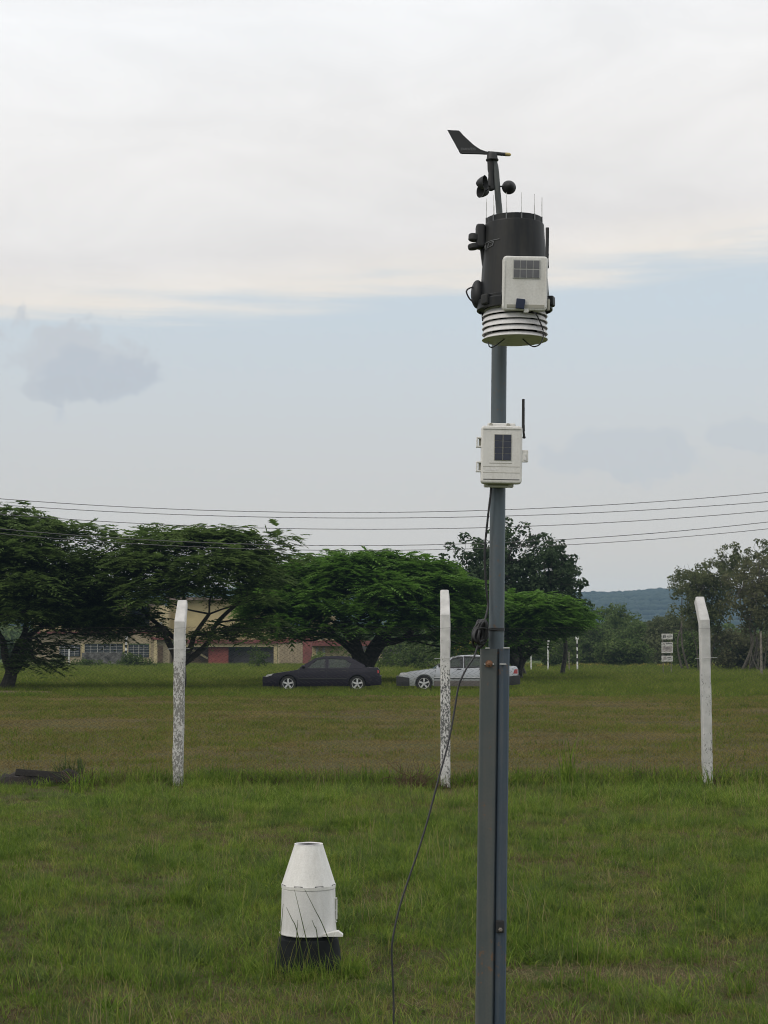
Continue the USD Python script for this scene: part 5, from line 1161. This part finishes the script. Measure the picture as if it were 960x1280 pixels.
for px0 in (395, 403): wall('shutter', px0, px0 + 3.2, 809.5, 826, -.7, .08, 'frame_white')
wall('pillar', 473.6, 478.2, 807.5, 833, -1.5, .35, 'wall_cream'); wall('pillar', 479.6, 482.6, 807.5, 833, -1.2, .35, 'brown_door'); wall('back_wall', 440.2, 500, 807.6, 832, 2.2, .2, 'shutter_grey')
# low mottled wall, hedge, posts and bushes before the building
sw = P(128, 812, BY - 9)
b0, b1 = P(103, 812, BY - 9)[0], P(155.5, 812, BY - 9)[0]
part('stone_wall', box(((b0 + b1) / 2, BY - 9, P(480, 816, BY - 9)[2] / 2), (b1 - b0, .4, P(480, 816, BY - 9)[2])), 'stone_mottled', smooth=False, label='low mottled grey wall in front of the louvre windows', cat='wall')
def lamp_post(px, Y, y_top, y_base, label, striped=False, lamp=True, r=.05, mat='paint_white_post', name='lamp_post', catg='lamp post'):
    g_ = G(px, Y); zt = P(480, y_top, Y)[2]; q_ = Y / 150.
    t = thing(name, label, catg, g_)
    part('pole', tube([g_ - [0, 0, .2], g_ + [0, 0, zt - (.28 * q_ if lamp else 0)]], [r, r * .85], 10), mat, t, 40)
    if lamp: part('lamp_head', revolve([(0, zt - .32 * q_), (.11 * q_, zt - .32 * q_), (.14 * q_, zt - .24 * q_), (.14 * q_, zt - .06 * q_), (.10 * q_, zt), (0, zt)], 14, (g_[0], g_[1], 0)), 'paint_white_post', t, 35)
    if striped:
        for z_ in np.arange(.7, zt - .5, .55): part('band', tube([g_ + [0, 0, z_], g_ + [0, 0, z_ + .26]], r * 1.12, 10), 'matt_black', t, 40)
    return t
lamp_post(157.4, 168, 792.8, 0, 'white lamp post with dark bands before the louvre windows', True, r=.11)
lamp_post(86, 165, 804.5, 0, 'thin plain white post before the left windows of the building', False, False, .06, name='white_post', catg='post')
lamp_post(685.2, 128, 799.2, 0, 'shorter of the two white lamp posts right of the mast', False, True, .055)
lamp_post(721.8, 128, 795.2, 0, 'taller white lamp post with dark band, nearest to the hill gap', True, True, .06)
lamp_post(664, 128, 819, 0, 'short pale stub post just right of the silver car', False, False, .05, name='white_post', catg='post')
lamp_post(711.5, 128, 815, 0, 'faint short pale post left of the taller lamp post', False, False, .045, 'wood_post', name='white_post', catg='post')
lamp_post(952, 100, 789, 0, 'weathered grey wooden post before the woods at the right edge', False, False, .07, 'wood_post', name='wooden_post', catg='post')
# stacked sign
SGY = 108.0
sg = thing('stacked_sign', 'three white notice boards stacked on posts before the scrub trees', 'sign', G(834, SGY))
ks = sc(SGY, 810)
for px in (829.2, 839.2):
    part('post', tube([G(px, SGY + .1) - [0, 0, .2], np.array([G(px, SGY)[0], SGY + .1, P(480, 794, SGY)[2]])], .028, 8), 'wood_post', sg, 40)
for (y0, y1) in ((792.2, 799.2), (803.0, 816.4), (819.8, 827.0)):
    a, b = P(827, y1, SGY), P(841, y0, SGY)
    bo = part('board', box(((a[0] + b[0]) / 2, SGY, (a[2] + b[2]) / 2), (b[0] - a[0], .05, b[2] - a[2]), .01), 'sign_white', sg, 30)
    def mark(x0, x1, ya, yb, mat='sign_ink', nm='lettering', bo=bo):
        p0, p1 = P(x0, yb, SGY), P(x1, ya, SGY)
        part(nm, box(((p0[0] + p1[0]) / 2, SGY - .027, (p0[2] + p1[2]) / 2), (p1[0] - p0[0], .006, p1[2] - p0[2])), mat, bo, False)
    if y0 < 800: mark(828.6, 830.6, 794, 797.2); mark(831, 832.2, 794, 797.2); mark(833.6, 839.8, 794.6, 795.7); mark(833.6, 838.6, 796.4, 797.0, 'sign_picture')
    elif y0 < 810: mark(832, 840, 803.9, 805.0); mark(828, 840, 807.8, 814.6, 'sign_picture', 'picture'); mark(828.4, 831, 803.9, 806.5, 'sign_picture', 'emblem')
    else: mark(829, 833, 821, 824.6, 'sign_picture', 'emblem'); mark(834, 838.6, 821.4, 822.4); mark(834.4, 839.6, 823.4, 824.2)
# hedges and small bushes near the building and the cars
for k, (px, Y, y_top, w_, mat, lab) in enumerate([(322, 150, 806, .9, 'leaf_hedge', 'small conical green bush before the grey garage shutter'), (424, 150, 809, 2.6, 'leaf_hedge', 'light green bush seen above the roof of the dark car'), (398, 140, 812, .8, 'leaf_scrub', 'small dark bush left of the light green bush'),
       (70, 160, 820, 2.6, 'leaf_hedge', 'clipped yellow green bush under the left windows'), (108, 158, 825, 3.2, 'leaf_hedge', 'low strip of green plants below the mottled wall'), (160, 158, 816, 1.2, 'leaf_hedge', 'pointed bush at the foot of the banded lamp post'), (178, 158, 823, 2.2, 'leaf_hedge', 'low green bush right of the banded lamp post'),
       (520, 130, 812, 3.6, 'leaf_hedge', 'bright grassy bush mound between the two cars')]):
    b = G(px, Y); h = P(480, y_top, Y)[2]
    clump_tree('shrub', lab, b, b + np.array([0, 0, h * .45]), (w_, 1.2, h * .55), 26, 70, .2, mat, 'bark_grey', 400 + k, cr=(.3, .6), r0=.05, stems=3, catg='shrub', part2='stem', hollow=.1)
b = G(588, 100); c = P(588, 804, 100)
yb = clump_tree('shrub', 'yellow flowering shrub left of the mast above the silver car', b, c, (1.0, .9, .9), 26, 60, .16, 'leaf_hedge', 'bark_grey', 420, cr=(.25, .5), r0=.05, stems=3, catg='shrub', part2='stem', hollow=.2)
rg = np.random.default_rng(421); nn = 260
e = rg.normal(size=(nn, 3)); e /= np.linalg.norm(e, axis=1, keepdims=True)
part('bloom', leaves(c + e * [1.2, 1.1, 1.05] * rg.uniform(.6, 1.05, nn)[:, None], e, .15, rg), 'yellow_bloom', yb, False, kind='stuff')
# low yellow flowers in the far grass to the right
xs = rg.uniform(G(640, 160)[0], G(960, 160)[0], 90); ys = rg.uniform(150, 172, 90)
instancer('yellow_wildflowers', [(mv(blades(14, .45, .3, .55, .05, .5, rg, 2), (0, 0, .12)), 'yellow_bloom')], np.stack([xs, ys, np.zeros(90)], -1), rg.uniform(0, 6.28, 90), rg.uniform(.4, .8, 90), np.zeros(90, int), 'thin band of yellow flowers in the far grass at right', 'wildflowers')

# ------------------------------------------------------------------ haze
usdkit.material(stage, L + 'haze_look', {'v': ('principled_volume', {'color': (.50, .76, 1.0), 'density': 1.5e-4, 'anisotropy': .2})}, volume='v.volume')
part('haze', box((0, 0, 54.), (5600, 5600, 112.)), 'haze_look', smooth=False, kind='stuff', label='thin blue haze in the air over the plain and hills', cat='haze')
